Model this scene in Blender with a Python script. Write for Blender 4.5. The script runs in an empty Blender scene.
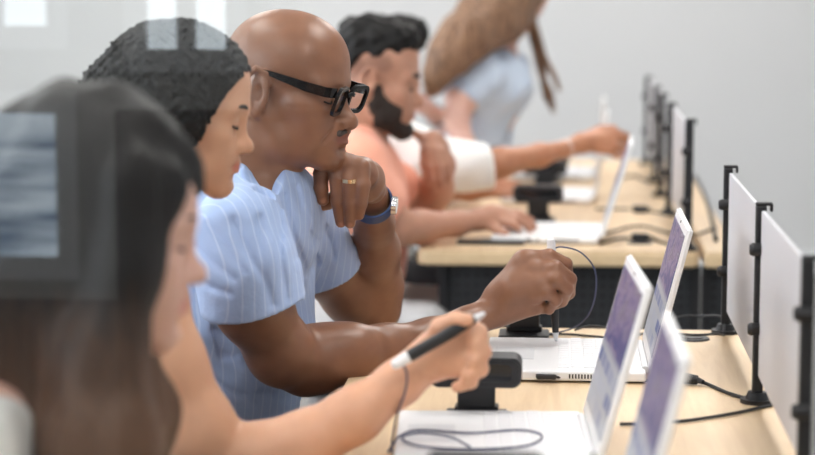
import bpy, bmesh, math, random
import numpy as np
from mathutils import Vector, Matrix

random.seed(7)
sc = bpy.context.scene
COL = sc.collection

# ---------------------------------------------------------------- camera model
F_PX = 2000.0
CAM = np.array([0.0, 0.0, 1.34])
PITCH = math.atan(247.5 / 2000.0)
YAW = math.atan(0.07825 * math.cos(PITCH))
_f = np.array([-math.sin(YAW) * math.cos(PITCH), math.cos(YAW) * math.cos(PITCH), -math.sin(PITCH)])
_r = np.array([math.cos(YAW), math.sin(YAW), 0.0])
_u = np.cross(_r, _f)
DZ = 0.74          # desk top height


def ray(px, py):
    return _f + _r * ((px - 407.5) / F_PX) + _u * ((227.5 - py) / F_PX)


def W(px, py, Y):
    """point at depth Y (metres from the viewer) seen at photo position px, py"""
    d = ray(px, py)
    return CAM + d * (Y / d[1])


def Dk(px, py, z=DZ):
    """point on a horizontal plane (default: the desk top)"""
    d = ray(px, py)
    return CAM + d * ((z - CAM[2]) / d[2])


def V3(p):
    return Vector((float(p[0]), float(p[1]), float(p[2])))


# ---------------------------------------------------------------- SDF modelling
def _n(v):
    v = np.asarray(v, float)
    return v / (np.linalg.norm(v) + 1e-12)


class Frame:
    """local frame: fwd (x), left (y), up (z)"""
    def __init__(self, o, R=None, s=1.0):
        self.o = np.asarray(o, float)
        self.R = np.eye(3) if R is None else R
        self.s = s

    def p(self, v):
        return self.o + self.R @ (np.asarray(v, float) * self.s)


def rot(yaw=0, pitch=0, roll=0):
    """yaw: forward turns from +X towards -Y; pitch: nose down; roll about forward"""
    a, b, c = -math.radians(yaw), math.radians(pitch), math.radians(roll)
    Rz = np.array([[math.cos(a), -math.sin(a), 0], [math.sin(a), math.cos(a), 0], [0, 0, 1]])
    Ry = np.array([[math.cos(b), 0, math.sin(b)], [0, 1, 0], [-math.sin(b), 0, math.cos(b)]])
    Rx = np.array([[1, 0, 0], [0, math.cos(c), -math.sin(c)], [0, math.sin(c), math.cos(c)]])
    return Rz @ Ry @ Rx


class Shape:
    """ordered list of blended primitives"""
    def __init__(self):
        self.ops = []

    def cap(self, a, b, ra, rb=None, k=0.01, sub=False, fr=None):
        rb = ra if rb is None else rb
        a, b = np.asarray(a, float), np.asarray(b, float)
        if fr is not None:
            a, b, ra, rb, k = fr.p(a), fr.p(b), ra * fr.s, rb * fr.s, k * fr.s
        self.ops.append(('cap', (a, b, ra, rb), k, sub))
        return self

    def chain(self, pts, k=0.01, kin=None, sub=False, fr=None):
        """pts: [(point, radius), ...]"""
        for i in range(len(pts) - 1):
            kk = k if i == 0 else (kin if kin is not None else k)
            self.cap(pts[i][0], pts[i + 1][0], pts[i][1], pts[i + 1][1], kk, sub, fr)
        return self

    def ell(self, c, r, R=None, k=0.01, sub=False, fr=None):
        c, r = np.asarray(c, float), np.asarray(r, float) * np.ones(3)
        R = np.eye(3) if R is None else R
        if fr is not None:
            c, r, R, k = fr.p(c), r * fr.s, fr.R @ R, k * fr.s
        self.ops.append(('ell', (c, r, R), k, sub))
        return self

    def box(self, c, h, R=None, rad=0.01, k=0.005, sub=False, fr=None):
        c, h = np.asarray(c, float), np.asarray(h, float)
        R = np.eye(3) if R is None else R
        if fr is not None:
            c, h, R, k, rad = fr.p(c), h * fr.s, fr.R @ R, k * fr.s, rad * fr.s
        self.ops.append(('box', (c, h, R, rad), k, sub))
        return self

    def plane(self, p, n, k=0.004, sub=True):
        """cuts away the side that n points to"""
        self.ops.append(('pl', (np.asarray(p, float), _n(n)), k, sub))
        return self

    def noise(self, fn, amp):
        self.ops.append(('nz', (fn,), amp, False))
        return self


def _prim(t, a, P):
    if t == 'cap':
        A, B, ra, rb = a
        ba = B - A
        pa = P - A
        L2 = ba @ ba + 1e-12
        h = np.clip(pa @ ba / L2, 0, 1)
        q = pa - h[:, None] * ba
        return np.sqrt((q * q).sum(1)) - (ra + (rb - ra) * h)
    if t == 'ell':
        c, r, R = a
        q = (P - c) @ R
        q1 = q / r
        k0 = np.sqrt((q1 * q1).sum(1))
        q2 = q1 / r
        k1 = np.sqrt((q2 * q2).sum(1)) + 1e-9
        d = k0 * (k0 - 1) / k1
        return np.where(k0 < 0.2, -float(min(r)) * 0.8, d)
    if t == 'box':
        c, h, R, rad = a
        q = np.abs((P - c) @ R) - (h - rad)
        return np.sqrt((np.maximum(q, 0) ** 2).sum(1)) + np.minimum(q.max(1), 0) - rad
    if t == 'pl':
        p, n = a
        return -((P - p) @ n)


def _bounds(shape):
    lo, hi = np.full(3, 1e9), np.full(3, -1e9)
    for t, a, k, sub in shape.ops:
        if sub or t in ('pl', 'nz'):
            continue
        if t == 'cap':
            for c, r in ((a[0], a[2]), (a[1], a[3])):
                lo, hi = np.minimum(lo, c - r), np.maximum(hi, c + r)
        elif t == 'ell':
            e = np.sqrt(((a[2] * a[1]) ** 2).sum(1))
            lo, hi = np.minimum(lo, a[0] - e), np.maximum(hi, a[0] + e)
        elif t == 'box':
            e = np.abs(a[2]) @ a[1]
            lo, hi = np.minimum(lo, a[0] - e), np.maximum(hi, a[0] + e)
    return lo, hi


def mesh_arrays(shape, vox, pad=0.012):
    lo, hi = _bounds(shape)
    lo = lo - pad
    hi = hi + pad
    B = 8
    nb = np.ceil((hi - lo) / (vox * B)).astype(int) + 1
    N = nb * B
    bi = np.stack(np.meshgrid(*[np.arange(n) for n in nb], indexing='ij'), -1).reshape(-1, 3)
    C = lo + (bi * B + (B - 1) / 2.0) * vox
    R = vox * (B - 1) / 2.0 * math.sqrt(3)
    dist = []
    d = np.full(len(C), 1e3)
    for t, a, k, sub in shape.ops:
        if t == 'nz':
            dist.append(None)
            continue
        e = _prim(t, a, C)
        dist.append(e)
        if sub:
            d = np.maximum(d, -e)
        else:
            d = np.minimum(d, e) - np.where(np.abs(d - e) < k, (k - np.abs(d - e)) ** 2 / (4 * k), 0)
    slack = sum(op[2] for op in shape.ops if op[0] == 'nz')
    act = np.nonzero(np.abs(d) < R * 1.25 + vox * 2 + slack + 0.004)[0]
    full = np.repeat(np.repeat(np.repeat(d.reshape(nb).astype(np.float32), B, 0), B, 1), B, 2)
    loc = np.stack(np.meshgrid(*[np.arange(B)] * 3, indexing='ij'), -1).reshape(-1, 3) * vox
    for ai in act:
        P = lo + bi[ai] * B * vox + loc
        d = np.full(len(P), 1.0)
        for (t, a, k, sub), e0 in zip(shape.ops, dist):
            if t == 'nz':
                d = d + k * a[0](P)
                continue
            if e0[ai] - R * 1.3 - vox > k + slack:
                continue
            e = _prim(t, a, P)
            if sub:
                h = np.maximum(k - np.abs(d + e), 0)
                d = np.maximum(d, -e) + h * h / (4 * k)
            else:
                h = np.maximum(k - np.abs(d - e), 0)
                d = np.minimum(d, e) - h * h / (4 * k)
        x, y, z = bi[ai] * B
        full[x:x + B, y:y + B, z:z + B] = d.reshape(B, B, B)
    # naive surface nets
    S = full < 0
    c = [S[i:N[0] - 1 + i, j:N[1] - 1 + j, k:N[2] - 1 + k] for i in (0, 1) for j in (0, 1) for k in (0, 1)]
    cnt = sum(x.astype(np.int8) for x in c)
    idx = np.argwhere((cnt > 0) & (cnt < 8))
    M = N - 1
    flat = (idx[:, 0] * M[1] + idx[:, 1]) * M[2] + idx[:, 2]
    acc = np.zeros((len(idx), 3))
    num = np.zeros(len(idx))
    corners = [np.array((i, j, k)) for i in (0, 1) for j in (0, 1) for k in (0, 1)]
    for ca in corners:
        for ax in range(3):
            if ca[ax]:
                continue
            cb = ca.copy()
            cb[ax] = 1
            va = full[tuple((idx + ca).T)].astype(float)
            vb = full[tuple((idx + cb).T)].astype(float)
            m = (va < 0) != (vb < 0)
            t = va[m] / (va[m] - vb[m])
            pt = np.tile(ca.astype(float), (m.sum(), 1))
            pt[:, ax] = t
            acc[m] += pt
            num[m] += 1
    verts = lo + (idx + acc / num[:, None]) * vox
    faces = []
    for ax in range(3):
        o1, o2 = (ax + 1) % 3, (ax + 2) % 3
        sl0 = [slice(1, None)] * 3
        sl1 = [slice(1, None)] * 3
        sl0[ax] = slice(0, -1)
        sl1[ax] = slice(1, None)
        a, b = S[tuple(sl0)], S[tuple(sl1)]
        e = np.argwhere(a != b)
        ins = a[tuple(e.T)]
        base = e + 1
        base[:, ax] -= 1
        quad = []
        for q1, q2 in ((-1, -1), (0, -1), (0, 0), (-1, 0)):
            cc = base.copy()
            cc[:, o1] += q1
            cc[:, o2] += q2
            ok = (cc < M).all(1)
            fl = (cc[:, 0] * M[1] + cc[:, 1]) * M[2] + cc[:, 2]
            pos = np.clip(np.searchsorted(flat, fl), 0, len(flat) - 1)
            ok &= flat[pos] == fl
            quad.append(np.where(ok, pos, -1))
        q = np.stack(quad, 1)
        good = (q >= 0).all(1)
        q, ins = q[good], ins[good]
        q[~ins] = q[~ins][:, ::-1]
        faces.append(q)
    return verts, np.concatenate(faces)


def link_mesh(name, verts, faces, mat, parent=None, smooth=True):
    off = Vector((0, 0, 0))
    if parent is not None:
        off = world_loc(parent)
    me = bpy.data.meshes.new(name)
    verts = np.asarray(verts, float) - np.array(off)
    me.vertices.add(len(verts))
    me.vertices.foreach_set('co', verts.astype(np.float32).ravel())
    faces = np.asarray(faces, np.int32)
    n = len(faces)
    me.loops.add(n * 4)
    me.loops.foreach_set('vertex_index', faces.ravel())
    me.polygons.add(n)
    me.polygons.foreach_set('loop_start', np.arange(0, n * 4, 4, dtype=np.int32))
    me.update(calc_edges=True)
    me.polygons.foreach_set('use_smooth', np.full(n, smooth))
    me.validate()
    me.update()
    o = bpy.data.objects.new(name, me)
    COL.objects.link(o)
    if mat:
        me.materials.append(mat)
    if parent is not None:
        o.parent = parent
    return o


def world_loc(o):
    """roots and parts are only ever translated, so locations add up"""
    v = Vector((0, 0, 0))
    while o is not None:
        v = v + o.location
        o = o.parent
    return v


def sdf_obj(name, shape, vox, mat, parent=None, tint=None):
    v, f = mesh_arrays(shape, vox)
    o = link_mesh(name, v, f, mat, parent)
    if tint is not None:
        col = np.ones((len(v), 4), np.float32)
        for c, r, rgb in tint:
            w = np.clip(1 - np.linalg.norm((v - np.asarray(c)), axis=1) / r, 0, 1)
            w = (w * w * (3 - 2 * w))[:, None]
            w = np.clip(w * 1.6, 0, 1)
            col[:, :3] = col[:, :3] * (1 - w) + np.asarray(rgb) * w
        at = o.data.color_attributes.new('tint', 'FLOAT_COLOR', 'POINT')
        at.data.foreach_set('color', col.ravel())
    return o


# ---------------------------------------------------------------- plain mesh helpers
def thing(name, label, cat, loc=(0, 0, 0), group=None):
    o = bpy.data.objects.new(name, None)
    o.empty_display_size = 0.05
    COL.objects.link(o)
    o.location = V3(loc)
    return tag(o, label, cat, group)


def tag(o, label, cat, group=None, kind=None):
    o['label'] = label
    o['category'] = cat
    if group:
        o['group'] = group
    if kind:
        o['kind'] = kind
    return o


def struct(o):
    o['kind'] = 'structure'
    return o


class MB:
    """collects shapes into one mesh (world coordinates)"""
    def __init__(self):
        self.bm = bmesh.new()

    def box(self, c, s, R=None, bevel=0.0, seg=2):
        """centre, full sizes"""
        r = bmesh.ops.create_cube(self.bm, size=1.0)
        vs = r['verts']
        M = Matrix.Translation(V3(c))
        if R is not None:
            M = M @ (Matrix(R.tolist()).to_4x4() if isinstance(R, np.ndarray) else R)
        M = M @ Matrix.Diagonal((s[0], s[1], s[2], 1))
        bmesh.ops.transform(self.bm, matrix=M, verts=vs)
        if bevel:
            es = list({e for v in vs for e in v.link_edges})
            bmesh.ops.bevel(self.bm, geom=es, offset=bevel, segments=seg, affect='EDGES', profile=0.5, clamp_overlap=True)
        return self

    def cyl(self, a, b, ra, rb=None, n=20, cap=True):
        a, b = V3(a), V3(b)
        rb = ra if rb is None else rb
        d = b - a
        q = d.to_track_quat('Z', 'Y').to_matrix().to_4x4()
        M = Matrix.Translation((a + b) / 2) @ q
        bmesh.ops.create_cone(self.bm, cap_ends=cap, segments=n, radius1=ra, radius2=rb, depth=d.length, matrix=M)
        return self

    def tube(self, pts, r, n=8):
        pts = [V3(p) for p in pts]
        rings = []
        up = None
        for i, p in enumerate(pts):
            t = (pts[min(i + 1, len(pts) - 1)] - pts[max(i - 1, 0)]).normalized()
            if up is None:
                up = Vector((0, 0, 1)) if abs(t.z) < 0.9 else Vector((1, 0, 0))
            s = t.cross(up).normalized()
            up = s.cross(t).normalized()
            rr = r[i] if hasattr(r, '__len__') else r
            rings.append([self.bm.verts.new(p + (s * math.cos(2 * math.pi * j / n) + up * math.sin(2 * math.pi * j / n)) * rr) for j in range(n)])
        for i in range(len(rings) - 1):
            for j in range(n):
                self.bm.faces.new((rings[i][j], rings[i][(j + 1) % n], rings[i + 1][(j + 1) % n], rings[i + 1][j]))
        self.bm.faces.new(rings[0][::-1])
        self.bm.faces.new(rings[-1])
        return self

    def prism(self, pts2, depth, M):
        """outline in local xy, extruded along local z by depth, placed with matrix M"""
        a = [self.bm.verts.new(M @ Vector((x, y, -depth / 2))) for x, y in pts2]
        b = [self.bm.verts.new(M @ Vector((x, y, depth / 2))) for x, y in pts2]
        self.bm.faces.new(a[::-1])
        self.bm.faces.new(b)
        n = len(a)
        for i in range(n):
            self.bm.faces.new((a[i], a[(i + 1) % n], b[(i + 1) % n], b[i]))
        return self

    def ring(self, outer, inner, depth, M):
        """plate with an opening: two outlines with as many points each"""
        n = len(outer)
        f = lambda pts, z: [self.bm.verts.new(M @ Vector((x, y, z))) for x, y in pts]
        oa, ob, ia, ib = f(outer, -depth / 2), f(outer, depth / 2), f(inner, -depth / 2), f(inner, depth / 2)
        for i in range(n):
            j = (i + 1) % n
            self.bm.faces.new((oa[i], oa[j], ob[j], ob[i]))
            self.bm.faces.new((ia[j], ia[i], ib[i], ib[j]))
            self.bm.faces.new((ob[i], ob[j], ib[j], ib[i]))
            self.bm.faces.new((oa[j], oa[i], ia[i], ia[j]))
        return self

    def build(self, name, mat, parent=None, smooth=False):
        off = world_loc(parent) if parent is not None else Vector((0, 0, 0))
        bmesh.ops.translate(self.bm, verts=self.bm.verts, vec=-off)
        bmesh.ops.recalc_face_normals(self.bm, faces=self.bm.faces)
        me = bpy.data.meshes.new(name)
        self.bm.to_mesh(me)
        self.bm.free()
        for p in me.polygons:
            p.use_smooth = smooth
        if mat:
            me.materials.append(mat)
        o = bpy.data.objects.new(name, me)
        COL.objects.link(o)
        if parent is not None:
            o.parent = parent
        if smooth:
            try:
                me.set_sharp_from_angle(angle=math.radians(40))
            except Exception:
                pass
        return o


def rrect(w, h, r, n=5):
    pts = []
    for cx, cy, a0 in ((w / 2 - r, h / 2 - r, 0), (-w / 2 + r, h / 2 - r, 90), (-w / 2 + r, -h / 2 + r, 180), (w / 2 - r, -h / 2 + r, 270)):
        for i in range(n + 1):
            a = math.radians(a0 + 90 * i / n)
            pts.append((cx + r * math.cos(a), cy + r * math.sin(a)))
    return pts


def spline(pts, n=8):
    """Catmull-Rom through points"""
    P = [np.asarray(p, float) for p in pts]
    P = [2 * P[0] - P[1]] + P + [2 * P[-1] - P[-2]]
    out = []
    for i in range(1, len(P) - 2):
        for j in range(n):
            t = j / n
            out.append(0.5 * (2 * P[i] + (P[i + 1] - P[i - 1]) * t + (2 * P[i - 1] - 5 * P[i] + 4 * P[i + 1] - P[i + 2]) * t * t
                              + (3 * P[i] - P[i - 1] - 3 * P[i + 1] + P[i + 2]) * t ** 3))
    out.append(P[-2])
    return out


def copy_tree(o, loc, label=None, group=None):
    r = o.copy()
    COL.objects.link(r)
    r.location = V3(loc)
    if label:
        r['label'] = label
    if group:
        r['group'] = group
    for ch in list(o.children):
        c = ch.copy()
        COL.objects.link(c)
        c.parent = r
        for g in list(ch.children):
            d = g.copy()
            COL.objects.link(d)
            d.parent = c
    return r


# ---------------------------------------------------------------- materials
def mat(name, color, rough=0.5, metal=0.0, spec=0.5, sss=0.0, coat=0.0, emit=None, estr=1.0, alpha=None, trans=0.0, sheen=0.0):
    m = bpy.data.materials.new(name)
    m.use_nodes = True
    b = m.node_tree.nodes['Principled BSDF']
    b.inputs['Base Color'].default_value = (*color, 1)
    b.inputs['Roughness'].default_value = rough
    b.inputs['Metallic'].default_value = metal
    b.inputs['Specular IOR Level'].default_value = spec
    b.inputs['Coat Weight'].default_value = coat
    b.inputs['Sheen Weight'].default_value = sheen
    b.inputs['Transmission Weight'].default_value = trans
    if sss:
        b.inputs['Subsurface Weight'].default_value = sss
        b.inputs['Subsurface Radius'].default_value = (0.012, 0.005, 0.003)
        b.inputs['Subsurface Scale'].default_value = 1.0
    if emit:
        b.inputs['Emission Color'].default_value = (*emit, 1)
        b.inputs['Emission Strength'].default_value = estr
    if alpha is not None:
        b.inputs['Alpha'].default_value = alpha
    return m


def nodes(m):
    nt = m.node_tree
    return nt, nt.nodes, nt.links, nt.nodes['Principled BSDF']


def add_noise(m, scale=20, amount=0.15, detail=4, stretch=(1, 1, 1), bump=0.0, bdist=0.002, c2=None, rough_amt=0):
    """mottles the base colour and adds a bump"""
    nt, N, L, b = nodes(m)
    tc = N.new('ShaderNodeTexCoord')
    mp = N.new('ShaderNodeMapping')
    mp.inputs['Scale'].default_value = stretch
    nz = N.new('ShaderNodeTexNoise')
    nz.inputs['Scale'].default_value = scale
    nz.inputs['Detail'].default_value = detail
    L.new(tc.outputs['Object'], mp.inputs['Vector'])
    L.new(mp.outputs['Vector'], nz.inputs['Vector'])
    src = b.inputs['Base Color']
    c = tuple(src.default_value)
    if amount:
        mx = N.new('ShaderNodeMix')
        mx.data_type = 'RGBA'
        dark = tuple(x * (1 - amount) for x in c[:3]) + (1,) if c2 is None else (*c2, 1)
        mx.inputs[6].default_value = dark
        mx.inputs[7].default_value = tuple(min(1, x * (1 + amount * 0.5)) for x in c[:3]) + (1,) if c2 is None else c
        L.new(nz.outputs['Fac'], mx.inputs[0])
        L.new(mx.outputs[2], src)
    if bump:
        bp = N.new('ShaderNodeBump')
        bp.inputs['Strength'].default_value = bump
        bp.inputs['Distance'].default_value = bdist
        L.new(nz.outputs['Fac'], bp.inputs['Height'])
        L.new(bp.outputs['Normal'], b.inputs['Normal'])
    return m


def skin(name, color, rough=0.5, spec=0.5, sss=0.15, mott=0.12):
    m = mat(name, color, rough, spec=spec, sss=sss)
    add_noise(m, 45, mott, 6, bump=0.15, bdist=0.0012)
    nt, N, L, b = nodes(m)
    at = N.new('ShaderNodeAttribute')
    at.attribute_name = 'tint'
    mul = N.new('ShaderNodeMix')
    mul.data_type = 'RGBA'
    mul.blend_type = 'MULTIPLY'
    mul.inputs[0].default_value = 1
    lk = b.inputs['Base Color'].links[0]
    src = lk.from_socket
    L.remove(lk)
    L.new(src, mul.inputs[6])
    L.new(at.outputs['Color'], mul.inputs[7])
    L.new(mul.outputs[2], b.inputs['Base Color'])
    return m


def sines(freqs):
    """cheap smooth noise built from crossed sines; freqs in rad/m"""
    rs = np.random.RandomState(3)
    ks = []
    for f, n in freqs:
        for _ in range(n):
            v = rs.normal(size=3)
            ks.append((v / np.linalg.norm(v) * f, rs.uniform(0, 6.28)))
    def fn(P):
        return sum(np.sin(P @ k + ph) for k, ph in ks) / len(ks) ** 0.5 / 1.2
    return fn
# ---------------------------------------------------------------- materials of the place
M = {}
M['wall'] = add_noise(mat('wall_paint', (0.60, 0.605, 0.61), 0.75), 3, 0.03)
M['wall_dark'] = add_noise(mat('grey_wall_paint', (0.16, 0.16, 0.165), 0.8), 3, 0.04)  # for the greyer panel added behind the viewer to darken the reflection
M['ceil'] = add_noise(mat('ceiling_paint', (0.6, 0.6, 0.6), 0.8), 4, 0.03)
M['floor'] = add_noise(mat('grey_carpet', (0.26, 0.255, 0.25), 0.9), 60, 0.25, bump=0.3)
M['black'] = add_noise(mat('black_plastic', (0.012, 0.012, 0.014), 0.42), 80, 0.2)
M['blackm'] = mat('black_powder_coat', (0.014, 0.014, 0.016), 0.5, spec=0.4)
M['rubber'] = mat('cable_rubber', (0.02, 0.02, 0.022), 0.6)
M['cable_blue'] = mat('pen_cable', (0.05, 0.06, 0.13), 0.5)
M['white'] = mat('white_plastic', (0.86, 0.86, 0.87), 0.35)
M['white2'] = mat('pale_plastic', (0.72, 0.73, 0.75), 0.4)
M['key'] = mat('white_keys', (0.80, 0.80, 0.82), 0.5)
M['greyp'] = mat('grey_plastic', (0.022, 0.023, 0.026), 0.5)
M['glass_dark'] = mat('dark_glass', (0.01, 0.012, 0.015), 0.08)
M['metal'] = mat('steel', (0.55, 0.55, 0.57), 0.3, metal=1)
M['chairfab'] = add_noise(mat('black_chair_fabric', (0.02, 0.02, 0.023), 0.9), 300, 0.3, bump=0.3)

# pale wood with long grain along the rows
def wood(name, c1, c2):
    m = mat(name, c1, 0.42, spec=0.4)
    nt, N, L, b = nodes(m)
    tc = N.new('ShaderNodeTexCoord')
    mp = N.new('ShaderNodeMapping')
    mp.inputs['Scale'].default_value = (14, 1.2, 14)
    nz = N.new('ShaderNodeTexNoise')
    nz.inputs['Scale'].default_value = 3.0
    nz.inputs['Detail'].default_value = 8
    nz.inputs['Roughness'].default_value = 0.65
    nz.inputs['Distortion'].default_value = 0.6
    L.new(tc.outputs['Object'], mp.inputs['Vector'])
    L.new(mp.outputs['Vector'], nz.inputs['Vector'])
    rp = N.new('ShaderNodeValToRGB')
    rp.color_ramp.elements[0].position = 0.33
    rp.color_ramp.elements[0].color = (*c2, 1)
    rp.color_ramp.elements[1].position = 0.62
    rp.color_ramp.elements[1].color = (*c1, 1)
    L.new(nz.outputs['Fac'], rp.inputs['Fac'])
    L.new(rp.outputs['Color'], b.inputs['Base Color'])
    return m

M['wood'] = wood('pale_ash_laminate', (0.74, 0.56, 0.36), (0.64, 0.46, 0.28))
M['edge'] = wood('pale_ash_edging', (0.70, 0.53, 0.33), (0.64, 0.47, 0.28))

# perforated black steel of the modesty panels
def perforated():
    m = mat('perforated_black_steel', (0.02, 0.021, 0.024), 0.5)
    nt, N, L, b = nodes(m)
    tc = N.new('ShaderNodeTexCoord')
    sp = N.new('ShaderNodeSeparateXYZ')
    L.new(tc.outputs['Object'], sp.inputs[0])
    def cell(sock):
        a = N.new('ShaderNodeMath'); a.operation = 'MULTIPLY'; a.inputs[1].default_value = 1 / 0.022
        L.new(sock, a.inputs[0])
        f = N.new('ShaderNodeMath'); f.operation = 'FRACT'
        L.new(a.outputs[0], f.inputs[0])
        s = N.new('ShaderNodeMath'); s.operation = 'SUBTRACT'; s.inputs[1].default_value = 0.5
        L.new(f.outputs[0], s.inputs[0])
        p = N.new('ShaderNodeMath'); p.operation = 'POWER'; p.inputs[1].default_value = 2
        L.new(s.outputs[0], p.inputs[0])
        return p
    x, z = cell(sp.outputs['X']), cell(sp.outputs['Z'])
    ad = N.new('ShaderNodeMath'); ad.operation = 'ADD'
    L.new(x.outputs[0], ad.inputs[0]); L.new(z.outputs[0], ad.inputs[1])
    lt = N.new('ShaderNodeMath'); lt.operation = 'LESS_THAN'; lt.inputs[1].default_value = 0.045
    L.new(ad.outputs[0], lt.inputs[0])
    mx = N.new('ShaderNodeMix'); mx.data_type = 'RGBA'
    mx.inputs[6].default_value = (0.024, 0.026, 0.03, 1)
    mx.inputs[7].default_value = (0.003, 0.003, 0.004, 1)
    L.new(lt.outputs[0], mx.inputs[0])
    L.new(mx.outputs[2], b.inputs['Base Color'])
    return m
M['perf'] = perforated()

def frosted():
    m = mat('frosted_acrylic', (0.80, 0.80, 0.83), 0.35)
    nt, N, L, b = nodes(m)
    tr = N.new('ShaderNodeBsdfTranslucent')
    tr.inputs['Color'].default_value = (0.85, 0.85, 0.88, 1)
    mx = N.new('ShaderNodeMixShader')
    mx.inputs[0].default_value = 0.45
    out = N['Material Output']
    L.new(b.outputs[0], mx.inputs[1])
    L.new(tr.outputs[0], mx.inputs[2])
    L.new(mx.outputs[0], out.inputs['Surface'])
    return m
M['frost'] = frosted()

# screen picture: a pale page with violet-blue image bands (what the laptop shows)
def screen():
    m = mat('lit_screen', (0.02, 0.02, 0.03), 0.35)
    nt, N, L, b = nodes(m)
    tc = N.new('ShaderNodeTexCoord')
    mp = N.new('ShaderNodeMapping')
    mp.inputs['Scale'].default_value = (5, 5, 9)
    L.new(tc.outputs['Object'], mp.inputs['Vector'])
    v = N.new('ShaderNodeTexNoise')
    v.inputs['Scale'].default_value = 2.6
    v.inputs['Detail'].default_value = 3
    v.inputs['Distortion'].default_value = 1.4
    L.new(mp.outputs['Vector'], v.inputs['Vector'])
    rp = N.new('ShaderNodeValToRGB')
    cr = rp.color_ramp
    cr.elements[0].position = 0.36; cr.elements[0].color = (0.06, 0.10, 0.33, 1)
    cr.elements[1].position = 0.70; cr.elements[1].color = (0.62, 0.60, 0.72, 1)
    for p, c in ((0.43, (0.10, 0.12, 0.36, 1)), (0.48, (0.26, 0.20, 0.42, 1)), (0.54, (0.42, 0.36, 0.55, 1)), (0.60, (0.16, 0.13, 0.25, 1))):
        e = cr.elements.new(p); e.color = c
    L.new(v.outputs['Fac'], rp.inputs['Fac'])
    # bright page blocks low on the screen
    sp = N.new('ShaderNodeSeparateXYZ')
    L.new(tc.outputs['Object'], sp.inputs[0])
    ck = N.new('ShaderNodeTexBrick')
    ck.inputs['Scale'].default_value = 9
    ck.inputs['Color1'].default_value = (0.80, 0.82, 0.88, 1)
    ck.inputs['Color2'].default_value = (0.10, 0.18, 0.50, 1)
    ck.inputs['Mortar'].default_value = (0.70, 0.72, 0.78, 1)
    ck.inputs['Mortar Size'].default_value = 0.05
    cx = N.new('ShaderNodeCombineXYZ')
    L.new(sp.outputs['Y'], cx.inputs[0]); L.new(sp.outputs['Z'], cx.inputs[1])
    L.new(cx.outputs[0], ck.inputs['Vector'])
    lt = N.new('ShaderNodeMapRange')
    lt.inputs['From Min'].default_value = 0.095
    lt.inputs['From Max'].default_value = 0.085
    L.new(sp.outputs['Z'], lt.inputs['Value'])
    mx = N.new('ShaderNodeMix'); mx.data_type = 'RGBA'
    L.new(lt.outputs[0], mx.inputs[0])
    L.new(rp.outputs['Color'], mx.inputs[6]); L.new(ck.outputs['Color'], mx.inputs[7])
    L.new(mx.outputs[2], b.inputs['Emission Color'])
    b.inputs['Emission Strength'].default_value = 0.52
    b.inputs['Specular IOR Level'].default_value = 0.25
    return m
M['screen'] = screen()

# ---------------------------------------------------------------- room
X0, X1, Y0, Y1, ZC = -4.2, 2.6, -3.2, 9.2, 2.9
cy, cx = (Y0 + Y1) / 2, (X0 + X1) / 2
struct(MB().box((cx, cy, -0.05), (X1 - X0 + .4, Y1 - Y0 + .4, 0.1)).build('floor', M['floor']))
struct(MB().box((cx, cy, ZC + 0.05), (X1 - X0 + .4, Y1 - Y0 + .4, 0.1)).build('ceiling', M['ceil']))
struct(MB().box((cx, Y1 + 0.05, ZC / 2), (X1 - X0, 0.1, ZC)).build('wall_back', M['wall']))
struct(MB().box((X1 + 0.05, cy, ZC / 2), (0.1, Y1 - Y0, ZC)).build('wall_right', M['wall']))
struct(MB().box((cx, Y1 - 0.008, 0.05), (X1 - X0, 0.016, 0.1)).build('baseboard_back', M['white2']))
struct(MB().box((X1 - 0.008, cy, 0.05), (0.016, Y1 - Y0, 0.1)).build('baseboard_right', M['white2']))


def wall_with_openings(name, u0, u1, openings, to3, m):
    """to3(u, z) -> centre point and size axis; openings (ua, ub, za, zb)"""
    b = MB()
    us = sorted({u0, u1, *[o[0] for o in openings], *[o[1] for o in openings]})
    for a, c in zip(us[:-1], us[1:]):
        mid = (a + c) / 2
        ops = sorted([o for o in openings if o[0] <= mid <= o[1]], key=lambda o: o[2])
        z = 0.0
        for o in ops + [(0, 0, ZC, ZC)]:
            if o[2] > z + 1e-4:
                ctr, size = to3(mid, (z + o[2]) / 2, c - a, o[2] - z)
                b.box(ctr, size)
            z = o[3]
    return struct(b.build(name, m))


M['daylight'] = mat('daylight_pane', (0.8, 0.85, 0.9), 0.2, emit=(0.86, 0.93, 1.0), estr=8.0)
M['daylight_soft'] = mat('curtained_daylight_pane', (0.8, 0.85, 0.9), 0.2, emit=(0.86, 0.95, 1.0), estr=3.8)  # daylight set weaker so its reflection in the partition stays soft
M['wall_dark2'] = mat('charcoal_wainscot', (0.05, 0.05, 0.052), 0.7)  # for the unseen panel added to keep haze out of the glass
M['wall_front'] = add_noise(mat('off_white_paint', (0.52, 0.51, 0.50), 0.8), 3, 0.04)
v = mat('street_view_pane', (0.3, 0.35, 0.4), 0.3)
nt, N, L, b = nodes(v)
tc = N.new('ShaderNodeTexCoord'); mp = N.new('ShaderNodeMapping'); mp.inputs['Scale'].default_value = (2, 1, 14)
nz = N.new('ShaderNodeTexNoise'); nz.inputs['Scale'].default_value = 1.3
L.new(tc.outputs['Object'], mp.inputs['Vector']); L.new(mp.outputs['Vector'], nz.inputs['Vector'])
rp = N.new('ShaderNodeValToRGB')
rp.color_ramp.elements[0].position = .38; rp.color_ramp.elements[0].color = (0.10, 0.17, 0.28, 1)
rp.color_ramp.elements[1].position = .60; rp.color_ramp.elements[1].color = (0.75, 0.88, 1.0, 1)
L.new(nz.outputs['Fac'], rp.inputs['Fac']); L.new(rp.outputs['Color'], b.inputs['Emission Color'])
b.inputs['Emission Strength'].default_value = 3.2
M['view'] = v
v = bpy.data.materials.new('clear_partition_glass')
v.use_nodes = True
nt = v.node_tree
for n_ in list(nt.nodes):
    nt.nodes.remove(n_)
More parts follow.
